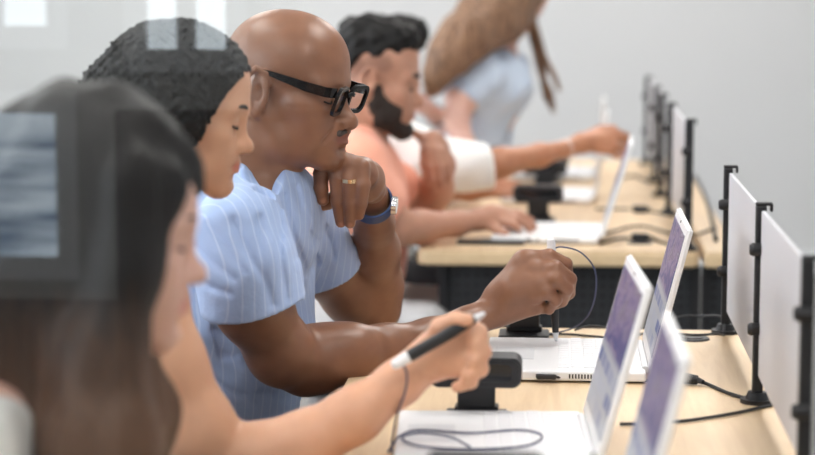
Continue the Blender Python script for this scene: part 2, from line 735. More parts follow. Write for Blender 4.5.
o_ = nt.nodes.new('ShaderNodeOutputMaterial'); tr = nt.nodes.new('ShaderNodeBsdfTransparent'); gl = nt.nodes.new('ShaderNodeBsdfGlossy'); mx = nt.nodes.new('ShaderNodeMixShader')
gl.inputs['Roughness'].default_value = 0.0
tr.inputs['Color'].default_value = (0.98, 0.99, 0.985, 1)
mx.inputs[0].default_value = 0.06
nt.links.new(tr.outputs[0], mx.inputs[1]); nt.links.new(gl.outputs[0], mx.inputs[2]); nt.links.new(mx.outputs[0], o_.inputs['Surface'])
M['pane'] = v


def window(name_n, ctr, w, h, axis, pane_mat, mull=1):
    """framed window in a wall; axis 'x' lies in a wall across the row, 'y' along it"""
    o = bpy.data.objects.new('window_%d' % name_n, None)
    COL.objects.link(o)
    o.location = V3(ctr)
    struct(o)
    ux = np.array((1.0, 0, 0)) if axis == 'x' else np.array((0, 1.0, 0))
    c = np.array(ctr, float)
    th = 0.06
    def sz(a, b_):
        return (a, th, b_) if axis == 'x' else (th, a, b_)
    f = MB()
    for s in (-1, 1):
        f.box(c + ux * s * (w / 2 - 0.025), sz(0.05, h))
        f.box(c + np.array((0, 0, s * (h / 2 - 0.025))), sz(w - 0.1, 0.05))
    for i in range(mull):
        f.box(c + ux * (w * ((i + 1) / (mull + 1) - 0.5)), sz(0.04, h - 0.1))
    f.build('window_frame', M['white'], o)
    p = MB().box(c, (w - 0.08, 0.01, h - 0.08) if axis == 'x' else (0.01, w - 0.08, h - 0.08)).build('pane', pane_mat, o)
    return o


# daylight side of the room, to the left of the people
lw = [(-0.6, 1.4, 0.95, 2.45), (2.2, 4.2, 0.95, 2.45), (5.0, 7.0, 0.95, 2.45)]
wall_with_openings('wall_left', Y0, Y1, lw, lambda u, z, du, dz: ((X0 - 0.05, u, z), (0.1, du, dz)), M['wall'])
for i, o in enumerate(lw):
    window(i + 1, (X0 - 0.04, (o[0] + o[1]) / 2, (o[2] + o[3]) / 2), o[1] - o[0], o[3] - o[2], 'y', M['daylight'], 1)

# entrance side behind the viewer: grey wall with narrow windows, and a glazed partition that reflects them
fw = [(-1.75, -1.075, 1.19, 2.5), (-0.955, -0.68, 1.14, 2.4), (-1.9, -1.06, 0.68, 1.10), (0.2, 1.6, 1.08, 2.3)]
wall_with_openings('wall_front', X0, X1, fw, lambda u, z, du, dz: ((u, Y0 - 0.05, z), (du, 0.1, dz)), M['wall_front'])
for i, o in enumerate(fw):
    window(i + 4, ((o[0] + o[1]) / 2, Y0 - 0.04, (o[2] + o[3]) / 2), o[1] - o[0], o[3] - o[2], 'x', M['view'] if i == 2 else M['daylight_soft'], 1 if i == 1 else 3)
struct(MB().box(((-0.97 + X1) / 2, Y0 + 0.012, 0.53), (X1 + 0.97, 0.024, 1.06)).build('trim_1', M['wall_dark2']))  # unseen dark panel added so the glass reflects little haze lower down
struct(MB().box(((-0.972 + X0) / 2, Y0 + 0.012, 0.32), (-0.972 - X0, 0.024, 0.64)).build('trim_2', M['wall_dark']))  # second added panel, dims the reflection at the lower left
gx0, gx1, gy = X0 + 0.02, -0.078, 0.55
gp = bpy.data.objects.new('window_8', None)
COL.objects.link(gp)
gp.location = ((gx0 + gx1) / 2, gy, 0)
struct(gp)
MB().box(((gx0 + gx1) / 2, gy, 1.12), (gx1 - gx0, 0.010, 2.16)).build('pane', M['pane'], gp)
MB().box(((gx0 + gx1) / 2, gy, 2.22), (gx1 - gx0, 0.05, 0.05), bevel=0.004).build('top_rail', M['metal'], gp)
MB().box(((gx0 + gx1) / 2, gy, 0.02), (gx1 - gx0, 0.05, 0.04), bevel=0.004).build('bottom_rail', M['metal'], gp)

# ceiling lights: flat panels with a thin frame
M['lamp'] = mat('lamp_diffuser', (0.9, 0.9, 0.9), 0.5, emit=(1.0, 0.965, 0.92), estr=13.0)
lamp0 = thing('ceiling_light', 'flat white rectangular ceiling light panel above the desks', 'ceiling light', (-1.6, 0.8, ZC), group='ceiling light panels')
MB().ring(rrect(0.66, 1.26, 0.01, 1), rrect(0.6, 1.2, 0.01, 1), 0.03, Matrix.Translation((-1.6, 0.8, ZC - 0.016))).build('frame', M['white'], lamp0)
MB().box((-1.6, 0.8, ZC - 0.012), (0.6, 1.2, 0.01)).build('diffuser', M['lamp'], lamp0)
for x, y in ((-1.6, 3.3), (-1.6, 5.8), (-1.6, 8.0), (0.5, 0.8), (0.5, 3.3), (0.5, 5.8), (0.5, 8.0), (-3.3, 3.3), (-3.3, 6.2)):
    copy_tree(lamp0, (x, y, ZC))

# ---------------------------------------------------------------- desks
DX0, DX1 = -0.325, 0.308


def desk(x0, x1, y0, y1, label, holes=(), group=None, nleg=2, panel_y=None, rad=0.03):
    t = thing('desk', label, 'desk', ((x0 + x1) / 2, (y0 + y1) / 2, 0), group)
    th = 0.036
    pts = rrect(x1 - x0, y1 - y0, rad, 5)
    pts2 = [(x * (1 - 0.0001), y) for x, y in pts]
    top = MB().prism(pts2, th - 0.004, Matrix.Translation(((x0 + x1) / 2, (y0 + y1) / 2, DZ - th / 2 - 0.002)))
    top = top.build('desktop_edge', M['edge'], t)
    bv = top.modifiers.new('bevel', 'BEVEL'); bv.width = 0.006; bv.segments = 3; bv.limit_method = 'ANGLE'
    sf = MB().prism(rrect(x1 - x0 - 0.008, y1 - y0 - 0.008, rad - 0.004, 5), 0.004, Matrix.Translation(((x0 + x1) / 2, (y0 + y1) / 2, DZ - 0.002))).build('desktop', M['wood'], t)
    for sy in (y0 + 0.10, y1 - 0.10):
        lg = MB()
        lg.box(((x0 + x1) / 2, sy, 0.02), (x1 - x0 - 0.06, 0.06, 0.04), bevel=0.005)
        lg.box(((x0 + x1) / 2 + 0.02, sy, 0.36), (0.12, 0.05, 0.66), bevel=0.005)
        lg.box(((x0 + x1) / 2, sy, DZ - th - 0.02), (x1 - x0 - 0.08, 0.05, 0.04), bevel=0.004)
        lg.build('leg', M['blackm'], t)
    return t


near_desk = desk(DX0, DX1, 1.25, 3.44, 'long pale wood desk with the laptops of the three nearest people')
far_desk = desk(DX0, DX1, 4.44, 5.55, 'pale wood desk in front of the man in the salmon shirt')
last_desk = desk(DX0, DX1, 5.56, 6.75, 'pale wood desk at the far end of the row by the standing woman')
strip_desk = desk(DX1 + 0.010, 0.40, 4.44, 6.75, 'narrow pale wood desk strip behind the row of black screen posts', rad=0.006)


def modesty(x0, x1, y, z0, z1, label):
    t = thing('modesty_panel', label, 'panel', ((x0 + x1) / 2, y, z0))
    MB().box(((x0 + x1) / 2, y, (z0 + z1) / 2), (x1 - x0, 0.012, z1 - z0), bevel=0.002).build('perforated_sheet', M['perf'], t)
    for bx in (x0 + 0.012, x1 - 0.012):
        MB().box((bx, y - 0.012, (z0 + z1) / 2), (0.02, 0.012, z1 - z0), bevel=0.002).build('bracket', M['blackm'], t)
    return t


modesty(-0.28, 0.314, 4.52, 0.0, 0.70, 'black perforated metal panel closing the near end of the farther desk')
modesty(0.317, 0.395, 4.52, 0.0, 0.70, 'narrow black metal panel under the narrow desk strip')

# ---------------------------------------------------------------- divider posts and frosted screens
PX = 0.281


def post(y, h=0.272, w=0.0150):
    x = PX
    t = thing('screen_post', 'post', 'post', (x, y, DZ))
    MB().cyl((x, y, DZ), (x, y, DZ + 0.006), 0.024, n=28).cyl((x, y, DZ + 0.006), (x, y, DZ + 0.016), 0.017, 0.013, n=28).build('base', M['blackm'], t, smooth=True)
    MB().box((x, y, DZ + 0.012 + h / 2), (w, w, h), bevel=0.0025).build('pole', M['blackm'], t)
    b = MB().box((x + 0.004, y, DZ + h + 0.014), (0.024, 0.012, 0.005), bevel=0.002)
    b.box((x + 0.0145, y, DZ + h + 0.009), (0.004, 0.012, 0.012), bevel=0.002).build('cap', M['blackm'], t)
    for z in (0.108, 0.222):
        MB().cyl((x - 0.011, y - 0.009, DZ + z), (x + 0.004, y - 0.009, DZ + z), 0.0095, 0.0095, n=18).cyl((x - 0.016, y - 0.009, DZ + z), (x - 0.011, y - 0.009, DZ + z), 0.007, 0.010, n=18).build('clamp_knob', M['blackm'], t, smooth=True)
    return t


p0 = post(3.41)
p0['label'] = 'black screen post with round base at the far end of the near desk'
for y, lb in ((2.84, 'black screen post with round base standing in the middle of the near desk'),
              (2.29, 'black screen post cut by the right edge of the picture'),
              (5.17, 'second black screen post along the farther desk'),
              (5.60, 'third black screen post just past the seam of the farther desks'),
              (6.0, 'fourth blurred black screen post on the last desk'),
              (6.60, 'farthest blurred grey black screen post at the row end')):
    q = copy_tree(p0, (PX - (0.006 if y > 4 else 0), y, DZ), lb)
tp_ = post(4.475, 0.278, 0.0190)
tp_['label'] = 'thick black screen post on the near end of the farther desk'
for y0, y1, lb in ((2.87, 3.39, 'white frosted divider screen between the two posts near the end of the near desk'),
                   (2.305, 2.84, 'white frosted divider screen reaching the right edge of the picture'),
                   (4.49, 5.155, 'white frosted divider screen behind the thick black post of the farther desk'),
                   (5.615, 5.985, 'white frosted divider screen on the last desk between blurred posts'),
                   (6.015, 6.585, 'farthest white frosted divider screen at the end of the row')):
    x = PX + 0.003
    s = MB().box((x, (y0 + y1) / 2, DZ + 0.158), (0.006, y1 - y0, 0.238), bevel=0.0015).build('divider_screen', M['frost'])
    tag(s, lb, 'divider screen')

# ---------------------------------------------------------------- laptops
LW, LD, LH = 0.285, 0.245, 0.224


def make_laptop(near=True):
    """local frame: origin at the hinge centre on the desk, base reaches -X, width along Y"""
    t = thing('laptop', 'laptop', 'laptop')
    base = MB().box((-LD / 2, 0, 0.0105), (LD, LW, 0.015), bevel=0.004, seg=3)
    for sx in (-0.03, -LD + 0.03):
        for sy in (-1, 1):
            base.cyl((sx, sy * (LW / 2 - 0.03), 0.0), (sx, sy * (LW / 2 - 0.03), 0.004), 0.008, n=10)
    base = base.build('base', M['white'], t)
    k = MB()
    for r in range(5):
        for c in range(13):
            w = 0.0175
            k.box((-0.045 - r * 0.0195, -LW / 2 + 0.035 + c * 0.0192 + (r % 2) * 0.004, 0.0185), (0.0165, 0.0162, 0.0022), bevel=0.0006, seg=1)
    k.build('keyboard', M['key'], t)
    MB().box((-LD + 0.045, 0, 0.0182), (0.062, 0.10, 0.0012), bevel=0.0005).build('touchpad', M['white2'], t)
    # side with vents and sockets (towards the viewer)
    v = MB()
    for i in range(16):
        v.box((-0.045 - i * 0.0046, -LW / 2 - 0.0002, 0.0105), (0.0022, 0.0012, 0.0065))
    v.build('vent', M['blackm'], t)
    u = MB().box((-0.158, -LW / 2 - 0.0002, 0.0105), (0.013, 0.0012, 0.006), bevel=0.0004)
    u.box((-0.138, -LW / 2 - 0.0002, 0.0105), (0.009, 0.0012, 0.004), bevel=0.0004).build('socket', M['greyp'], t)
    MB().cyl((0.0, -LW / 2 + 0.03, 0.016), (0.0, LW / 2 - 0.03, 0.016), 0.006, n=14).build('hinge', M['white2'], t, smooth=True)
    return t


def add_lid(t, tilt=15.0, scr=None, roll=0):
    """lid tilted back (towards +X) from vertical"""
    a = math.radians(tilt)
    R = Matrix.Rotation(a, 4, 'Y')
    base = Matrix.Translation(t.location) @ Matrix.Translation((0.004, 0, 0.018)) @ R
    lid = MB()
    lid.box((0, 0, 0), (1, 1, 1))
    bmesh.ops.transform(lid.bm, matrix=base @ Matrix.Translation((0.0045, 0, LH / 2)) @ Matrix.Diagonal((0.009, LW, LH, 1)), verts=lid.bm.verts)
    bmesh.ops.bevel(lid.bm, geom=lid.bm.edges[:], offset=0.003, segments=3, affect='EDGES')
    lid = lid.build('lid', M['white'], t)
    s = MB()
    s.box((0, 0, 0), (1, 1, 1))
    bmesh.ops.transform(s.bm, matrix=Matrix.Translation(t.location) @ Matrix.Diagonal((0.001, LW - 0.03, LH - 0.034, 1)), verts=s.bm.verts)
    s = s.build('screen', scr or M['screen'], t)
    # the screen keeps its own upright frame so the picture sits straight on it
    me = s.data
    me.transform(Matrix.Translation((0, 0, (LH - 0.034) / 2)))
    s.location = (Matrix.Translation((0.004, 0, 0.018)) @ R @ Vector((-0.0006, 0, 0.02)))
    s.rotation_euler = (0, a, 0)
    c = MB().cyl((0, 0, 0), (0, 0, 0.001), 0.002, n=10)
    c = c.build('webcam', M['glass_dark'], t)
    c.data.transform(Matrix.Rotation(math.radians(-90), 4, 'Y'))
    c.location = Matrix.Translation((0.004, 0, 0.018)) @ R @ Vector((0.0, 0, LH - 0.007))
    c.rotation_euler = (0, a, 0)
    return t


def laptop_at(loc, yaw, tilt, label, scr=None):
    t = make_laptop()
    add_lid(t, tilt, scr)
    t.location = V3(loc)
    t.rotation_euler = (0, 0, math.radians(yaw))
    t['label'] = label
    return t


def mid(a, b):
    return (np.asarray(a) + np.asarray(b)) / 2


lap1 = laptop_at((0.128, 3.10, DZ), 0, 14, 'white laptop in front of the man with glasses, open beyond his pen')
lap2 = laptop_at((0.034, 2.54, DZ), 3, 15, 'white laptop on the near desk, middle of the three tilted screens there')
lap3 = laptop_at((0.060, 2.08, DZ), 1, 14, 'white laptop with the nearest, most blurred tilted screen at the bottom edge')
lap4 = laptop_at((0.088, 4.68, DZ), -2, 17, 'white laptop under the hand of the man in salmon, its lid held from behind')
lap5 = laptop_at((0.085, 5.50, DZ), -2, 7, 'white laptop behind the one the white sleeved person touches')
lap6 = laptop_at((0.10, 6.15, DZ), -2, 4, 'faint blurred white laptop farthest away on the last desk')


# ---------------------------------------------------------------- camera units on stands
def make_unit():
    t = thing('document_camera', 'unit', 'desk camera')
    # foot plate, neck, head with a dark window
    MB().box((0, 0, 0.005), (0.085, 0.075, 0.010), bevel=0.003).box((0.0, 0.02, 0.014), (0.060, 0.03, 0.010), bevel=0.003).build('foot', M['black'], t)
    MB().box((0, 0.012, 0.038), (0.052, 0.016, 0.046), bevel=0.003).build('neck', M['black'], t)
    hd = MB()
    R = Matrix.Translation((0, 0, 0.072)) @ Matrix.Rotation(math.radians(90), 4, 'X')
    hd.prism(rrect(0.125, 0.041, 0.013), 0.05, R)
    bmesh.ops.bevel(hd.bm, geom=[e for e in hd.bm.edges if e.is_boundary is False and len(e.link_faces) == 2 and e.calc_face_angle(0) > 1.0], offset=0.003, segments=2, affect='EDGES')
    h = hd.build('head', M['greyp'], t, smooth=True)
    MB().ring(rrect(0.118, 0.036, 0.011), rrect(0.098, 0.024, 0.007), 0.003, Matrix.Translation((0, -0.0262, 0.072)) @ Matrix.Rotation(math.radians(90), 4, 'X')).build('bezel', M['black'], h)
    MB().prism(rrect(0.098, 0.024, 0.007), 0.0015, Matrix.Translation((0, -0.0257, 0.072)) @ Matrix.Rotation(math.radians(90), 4, 'X')).build('window', M['glass_dark'], h)
    return t


unit0 = make_unit()
unit0.location = V3(Dk(476, 421))
unit0['label'] = 'black desk camera with rounded head in front of the laptop of the man with glasses'
for px, py, lb in ((484, 543, 'black desk camera on the nearest laptop, cut by the bottom edge of the picture'),
                   (524, 338, 'black desk camera behind the fist of the man with glasses'),
                   (538, 222, 'black desk camera beside the fingertips of the man in the salmon shirt'),
                   (545, 192, 'blurred black desk camera below the arm in the white sleeve'),
                   (548, 182, 'blurred black desk camera farthest away above the bare forearm')):
    copy_tree(unit0, Dk(px, py, DZ + (.019 if py > 500 else 0)), lb)


# ---------------------------------------------------------------- cables, plugs, grommets
def cable(pts, r, label, m=None, name='cable'):
    o = MB().tube(spline(pts, 10), r, 8).build(name, m or M['rubber'], None, smooth=True)
    return tag(o, label, 'cable')


z = DZ + 0.003
def dk(px, py, h=0.003):
    return Dk(px, py, DZ + h)

# lead with moulded connector to the right of the near laptops
t = thing('power_cable', 'black power lead with thick moulded plug ending near the middle screen post', 'cable', Dk(690, 379))
MB().tube(spline([dk(700, 381, .006), dk(712, 386), dk(728, 393), dk(745, 398), dk(757, 400)], 8), 0.0028).build('cord', M['rubber'], t, smooth=True)
MB().cyl(dk(684, 378, .009), dk(697, 380, .008), 0.0085, 0.007, n=16).cyl(dk(697, 380, .008), dk(703, 382, .007), 0.005, 0.0035, n=12).build('plug', M['rubber'], t, smooth=True)
cable([dk(620, 424), dk(655, 423), dk(690, 420), dk(735, 413), dk(776, 404)], 0.0024, 'thin black cable lying across the desk below the middle post')
cable([dk(622, 336), dk(650, 333), dk(668, 333, .012), dk(695, 335, .022), dk(716, 334, .018), dk(724, 335, .006)], 0.0022, 'black cable running along the far edge of the near desk')
t = thing('charging_cable', 'black charging lead plugged into the side of the laptop of the man with glasses', 'cable', Dk(540, 380))
MB().tube(spline([dk(556, 377, .009), dk(575, 379, .005), dk(600, 381), dk(640, 381), dk(676, 378, .006)], 8), 0.0026).build('cord', M['rubber'], t, smooth=True)
MB().box(mid(dk(537, 377, .0105), dk(556, 377, .0105)), (0.030, 0.008, 0.008), bevel=0.0025).build('plug', M['rubber'], t)
cable([dk(520, 337), dk(560, 334), dk(590, 336), dk(612, 338)], 0.002, 'thin black cable beyond the laptop of the man with glasses')
cable([dk(575, 330), dk(590, 326, .006), dk(612, 328), dk(630, 330)], 0.002, 'short black cable curling by the hinge of the laptop of the man with glasses')
# far desks
for pts, lb, pl in (([(655, 240), (668, 244), (682, 246)], 'short black lead with plug in front of the thick black post', (636, 237)),
                    ([(650, 211), (664, 214), (690, 219)], 'black lead with plug on the farther desk behind the salmon man laptop', (636, 209)),
                    ([(600, 244), (616, 239), (630, 238)], 'black cable from the laptop of the man in salmon', None),
                    ([(596, 209), (612, 209), (630, 209)], 'black cable crossing the farther desk toward the posts', None),
                    ([(602, 234), (640, 226), (684, 236), (716, 228)], 'thin black cable bending toward the narrow desk strip', None),
                    ([(620, 178), (634, 176), (648, 182)], 'small black cable curl below the farthest post', None)):
    if pl:
        t = thing('power_cable', lb, 'cable', Dk(*pl))
        MB().tube(spline([dk(*p) for p in pts], 8), 0.0028).build('cord', M['rubber'], t, smooth=True)
        MB().box(dk(pl[0] + 4, pl[1], .012), (0.040, 0.022, 0.018), bevel=0.005).cyl(dk(pl[0] + 12, pl[1], .01), dk(pts[0][0] + 1, pts[0][1], .004), 0.006, 0.003, n=10).build('plug', M['rubber'], t)
    else:
        cable([dk(*p) for p in pts], 0.0028, lb)
cable([Dk(695, 176, DZ + .004), Dk(705, 196, DZ + .004), Dk(711, 215, DZ + .004), Dk(716, 240, DZ + .004)], 0.005, 'thick black cable along the narrow desk strip')
for px, py, lb in ((692, 339, 'dark oval cable grommet near the far edge of the near desk'),
                   (640, 243, 'dark cable grommet on the farther desk beside the black lead')):
    c = Dk(px, py)
    g = MB().cyl(c + (0, 0, 0.0), c + (0, 0, 0.003), 0.030, 0.028, n=32).cyl(c + (0, 0, 0.003), c + (0, 0, 0.0045), 0.020, n=24).build('cable_grommet', M['greyp'], None, smooth=True)
    tag(g, lb, 'grommet')

# slim black tablet and white mouse on the farther desk
c = Dk(491, 244)
tb = thing('tablet', 'slim black tablet at the desk edge beside the laptop of the man in salmon', 'tablet', c)
MB().box(c + (0, 0.010, .0045), (0.155, 0.060, 0.009), bevel=0.003).build('case', M['black'], tb)
MB().box(c + (0, 0.010, .0094), (0.14, 0.052, 0.001)).build('glass', M['glass_dark'], tb)

cable([Dk(668, 334, DZ + .006), W(676, 318, 3.52), W(700, 316, 3.55), W(722, 317, 3.46), dk(724, 333, .01)], 0.0022, 'black cable looping off the far edge of the near desk')


# ---------------------------------------------------------------- office chairs
def make_chair():
    t = thing('office_chair', 'chair', 'chair')
    s = MB().box((0, 0, 0.435), (0.44, 0.42, 0.07), bevel=0.03, seg=4).build('seat', M['chairfab'], t, smooth=True)
    b = MB()
    b.prism(rrect(0.40, 0.40, 0.07, 6), 0.05, Matrix.Translation((-0.235, 0, 0.69)) @ Matrix.Rotation(math.radians(90), 4, 'Y') @ Matrix.Rotation(math.radians(90), 4, 'Z'))
    bmesh.ops.bevel(b.bm, geom=[e for e in b.bm.edges if e.calc_face_angle(0) > 1.0], offset=0.015, segments=3, affect='EDGES')
    b.build('backrest', M['chairfab'], t, smooth=True)
    MB().tube(spline([(-0.10, 0, 0.385), (-0.24, 0, 0.39), (-0.285, 0, 0.46), (-0.275, 0, 0.62)], 6), 0.016).build('back_support', M['blackm'], t, smooth=True)
    MB().cyl((0, 0, 0.09), (0, 0, 0.40), 0.025, n=18).build('column', M['metal'], t, smooth=True)
    for i in range(5):
        a = math.radians(72 * i + 20)
        d = np.array((math.cos(a), math.sin(a), 0))
        l = MB().tube([d * 0.02 + (0, 0, 0.10), d * 0.12 + (0, 0, 0.095), d * 0.215 + (0, 0, 0.075)], [0.02, 0.018, 0.014]).build('foot_bar', M['blackm'], t, smooth=True)
        q = np.array((-d[1], d[0], 0))
        MB().cyl(d * 0.215 + q * 0.02 + (0, 0, 0.03), d * 0.215 - q * 0.02 + (0, 0, 0.03), 0.03, n=18).build('caster', M['black'], l, smooth=True)
    return t


ch0 = make_chair()
# ---------------------------------------------------------------- people
TINTS = []


def head_shape(S, fr, male=True, lips=1.0, mz=0.0, sk=0.0, lz=0.0, es=1.0):
    """adds a head to S in frame fr (x forward, y left, z up; origin between the ears)"""
    e = lambda c, r, k=0.02, R=None, sub=False: S.ell(c, r, R, k, sub, fr)
    c = lambda a, b, ra, rb=None, k=0.01, sub=False: S.cap(a, b, ra, rb, k, sub, fr)
    e((-.006 + sk * .4, 0, .048 - sk * .3), (.094 + sk * .4, .075, .086 - sk * .6), .01)                     # skull
    e((.030, 0, .040), (.064, .062, .066), k=.03)                    # forehead
    e((.036, 0, -.035), (.056, .056, .074), k=.035)                  # face mass
    for s in (-1, 1):
        c((.000, s * .056, -.045), (.020, s * .050, -.080), .019, .016, .03)
        c((.020, s * .050, -.080), (.078, s * .014, -.106 + lz * 1.2), .016, .016, .03)   # jaw
        e((.062, s * .043, -.022), (.026, .022, .020), k=.025)      # cheekbone
        e((.066, s * .030, -.058), (.026, .022, .028), k=.03)       # cheek
    e((.080 + mz * .9, 0, -.104 + lz * 1.2), (.021, .024, .019), k=.02)                   # chin
    e((.074 + mz, 0, -.068 + lz), (.026, .032, .030), k=.022)                  # muzzle
    bz = .0115 if male else .009
    for s in (-1, 1):
        c((.088, s * .012, .020), (.076, s * .048, .019), bz, bz * .85, .022)  # brow
        e((.108, s * .033, .000), (.020, .021, .0135), k=.012, sub=True)        # socket
        e((.0775, s * .032, -.001), (.0150, .0158, .0135), k=.004)  # lid over the ball
    # nose
    nw = (1.0 if male else .82) + mz * 12
    c((.086, 0, .012), (.104 + mz * .4, 0, -.028), .0085, .0105 * nw, .014)
    e((.110 + mz * .6, 0, -.036), (.0135, .0125 * nw, .0125), k=.010)
    for s in (-1, 1):
        e((.099 + mz * .6, s * .014 * nw, -.040), (.0125, .0085, .0090), k=.006)
        e((.104 + mz * .6, s * .0075 * nw, -.049), (.006, .0038, .0045), k=.003, sub=True)
    # lips
    for s in (-1, 1):
        c((.0995 + mz, s * .002, -.0640 + lz), (.0895 + mz, s * .0255, -.0690 + lz), .0066 * lips, .0036, .005)
        c((.0985 + mz, s * .002, -.0775 + lz), (.0895 + mz, s * .0235, -.0722 + lz), .0078 * lips, .0040, .005)
    c((.1100 + mz, 0, -.0706 + lz), (.0955 + mz, .0265, -.0706 + lz), .0026, .0018, .003, True)
    c((.1100 + mz, 0, -.0706 + lz), (.0955 + mz, -.0265, -.0706 + lz), .0026, .0018, .003, True)
    e((.1015 + mz, 0, -.0905 + lz), (.008, .016, .006), k=.010, sub=True)     # dip under the lip
    # ears
    for s in (-1, 1):
        E = lambda p: (-.008 + (p[0] + .008) * es, p[1], p[2] * es)
        y = s * .074
        Re = rot(yaw=-s * 24)
        e((-.010, y * 1.03, -.004), (.019 * es, .0075, .031 * es), k=.006, R=Re)
        pts = [(.004, y * 1.00, .012), (.000, y * 1.07, .025), (-.014, y * 1.12, .030), (-.026, y * 1.14, .020), (-.028, y * 1.13, .002),
               (-.021, y * 1.09, -.018), (-.010, y * 1.03, -.032)]
        for a, b in zip(pts[:-1], pts[1:]):
            c(E(a), E(b), .0045 * es, .0045 * es, .004)
        e(E((-.008, y * 1.04, -.031)), (.008, .0065, .009), k=.005)   # lobe
        e((-.008, y * 1.12, -.002), (.0085, .0075, .0125), k=.005, R=Re, sub=True)
        e((-.014, y * 1.16, .014), (.006, .006, .008), k=.004, R=Re, sub=True)
        c((.004, y * 1.03, .002), (.002, y * 1.03, -.012), .0042, .0040, .004)
    return S


def head_tints(fr, lip, mz=0, lz=0, lr=1.0):
    t = []
    for s in (-1, 0, 1):
        t.append((fr.p(((.104 if s == 0 else .098) + mz, s * .014, -.0705 + lz)), .0145 * fr.s * lr, lip))
    return t


def head_children(fr, root, brow_mat, lash_mat, male=True, thick=1.0):
    b = []
    for s in (-1, 1):
        m = MB()
        P = [fr.p(p) for p in ((.0985, s * .010, .022), (.0975, s * .022, .0270), (.0915, s * .036, .0275), (.080, s * .050, .021))]
        m.tube(spline(P, 6), [(.0036 if male else .0026) * thick * fr.s * (1 - .5 * abs(i / 18 - .35)) for i in range(19)], 8)
        m.build('eyebrow', brow_mat, root, smooth=True)
        # lashes along the lid edge of a lowered eye
        m = MB()
        P = [fr.p(p) for p in ((.0885, s * .019, -.0050), (.0930, s * .027, -.0075), (.0930, s * .035, -.0080), (.0875, s * .0460, -.0050))]
        m.tube(spline(P, 6), .0014 * thick * fr.s, 6)
        m.build('eyelashes', lash_mat, root, smooth=True)
        m = MB()
        bmesh.ops.create_uvsphere(m.bm, u_segments=16, v_segments=10, radius=.0125 * fr.s, matrix=Matrix.Translation(V3(fr.p((.0785, s * .032, -.0055)))))
        m.build('eye', EYE, root, smooth=True)
    return b


def fingers(S, chains, k=.004, root_k=.012):
    for ch in chains:
        S.chain([(np.asarray(p, float), r) for p, r in ch], k=root_k, kin=k)


def px_chain(pts):
    return [(W(x, y, Y), r) for x, y, Y, r in pts]


def person_root(label, x, y):
    return thing('person', label, 'person', (x, y, 0))


def seated_legs(root, hip, width, trousers_mat, shoe_mat, knee_dx=.42, spread=.12, knee_z=.545):
    """hip: world point between the hips"""
    S = Shape()
    hip = np.asarray(hip, float)
    S.ell(hip, (.13, width / 2, .11), k=.02)
    for s in (-1, 1):
        h = hip + (0.02, s * width * .27, -.01)
        kn = np.array((hip[0] + knee_dx, hip[1] + s * spread, knee_z))
        an = np.array((kn[0] - .03, kn[1], .11))
        S.chain([(h, .088), ((h + kn) / 2, .078), (kn, .062)], k=.05, kin=.02)
        S.chain([(kn, .062), ((kn + an) / 2, .058), (an, .052)], k=.02)
    S.plane((0, 0, .075), (0, 0, -1))
    sdf_obj('trousers', S, .010, trousers_mat, root)
    for s in (-1, 1):
        an = np.array((hip[0] + knee_dx - .03, hip[1] + s * spread, .06))
        F = Shape()
        F.ell(an + (-.01, 0, 0), (.055, .040, .055), k=.01)
        F.cap(an + (.02, 0, -.015), an + (.15, 0, -.028), .038, .032, .03)
        F.plane((0, 0, .004), (0, 0, -1))
        sdf_obj('shoe', F, .006, shoe_mat, root)


EYE = mat('eye', (0.05, 0.035, 0.03), 0.15)
M['hair_black'] = add_noise(mat('black_hair', (0.010, 0.009, 0.009), 0.55, spec=0.25), 120, 0.6, stretch=(1, 1, 1), bump=0.6, bdist=.004)
M['hair_soft'] = mat('black_brow_hair', (0.02, 0.014, 0.012), 0.7)
M['brow_grey'] = mat('dark_brow_hair', (0.035, 0.022, 0.018), 0.8)
M['skin_man'] = skin('deep_brown_skin', (0.275, 0.125, 0.070), 0.38, spec=.5, sss=.05, mott=.25)
M['skin_tan'] = skin('light_brown_skin', (0.50, 0.255, 0.17), 0.48)
M['skin_gold'] = skin('golden_skin', (0.70, 0.38, 0.24), 0.45)
M['skin_pink'] = skin('rosy_skin', (0.72, 0.44, 0.36), 0.48)
M['skin_bronze'] = skin('bronze_skin', (0.50, 0.225, 0.125), 0.45)
M['jeans'] = add_noise(mat('black_trousers', (0.02, 0.02, 0.025), 0.85), 200, 0.3)
M['greypants'] = add_noise(mat('light_grey_trousers', (0.55, 0.55, 0.56), 0.9), 30, 0.15, bump=.4, bdist=.01)
M['shoe'] = mat('brown_shoe_leather', (0.22, 0.13, 0.08), 0.5)
M['shoeb'] = mat('black_shoe_leather', (0.02, 0.02, 0.02), 0.4)


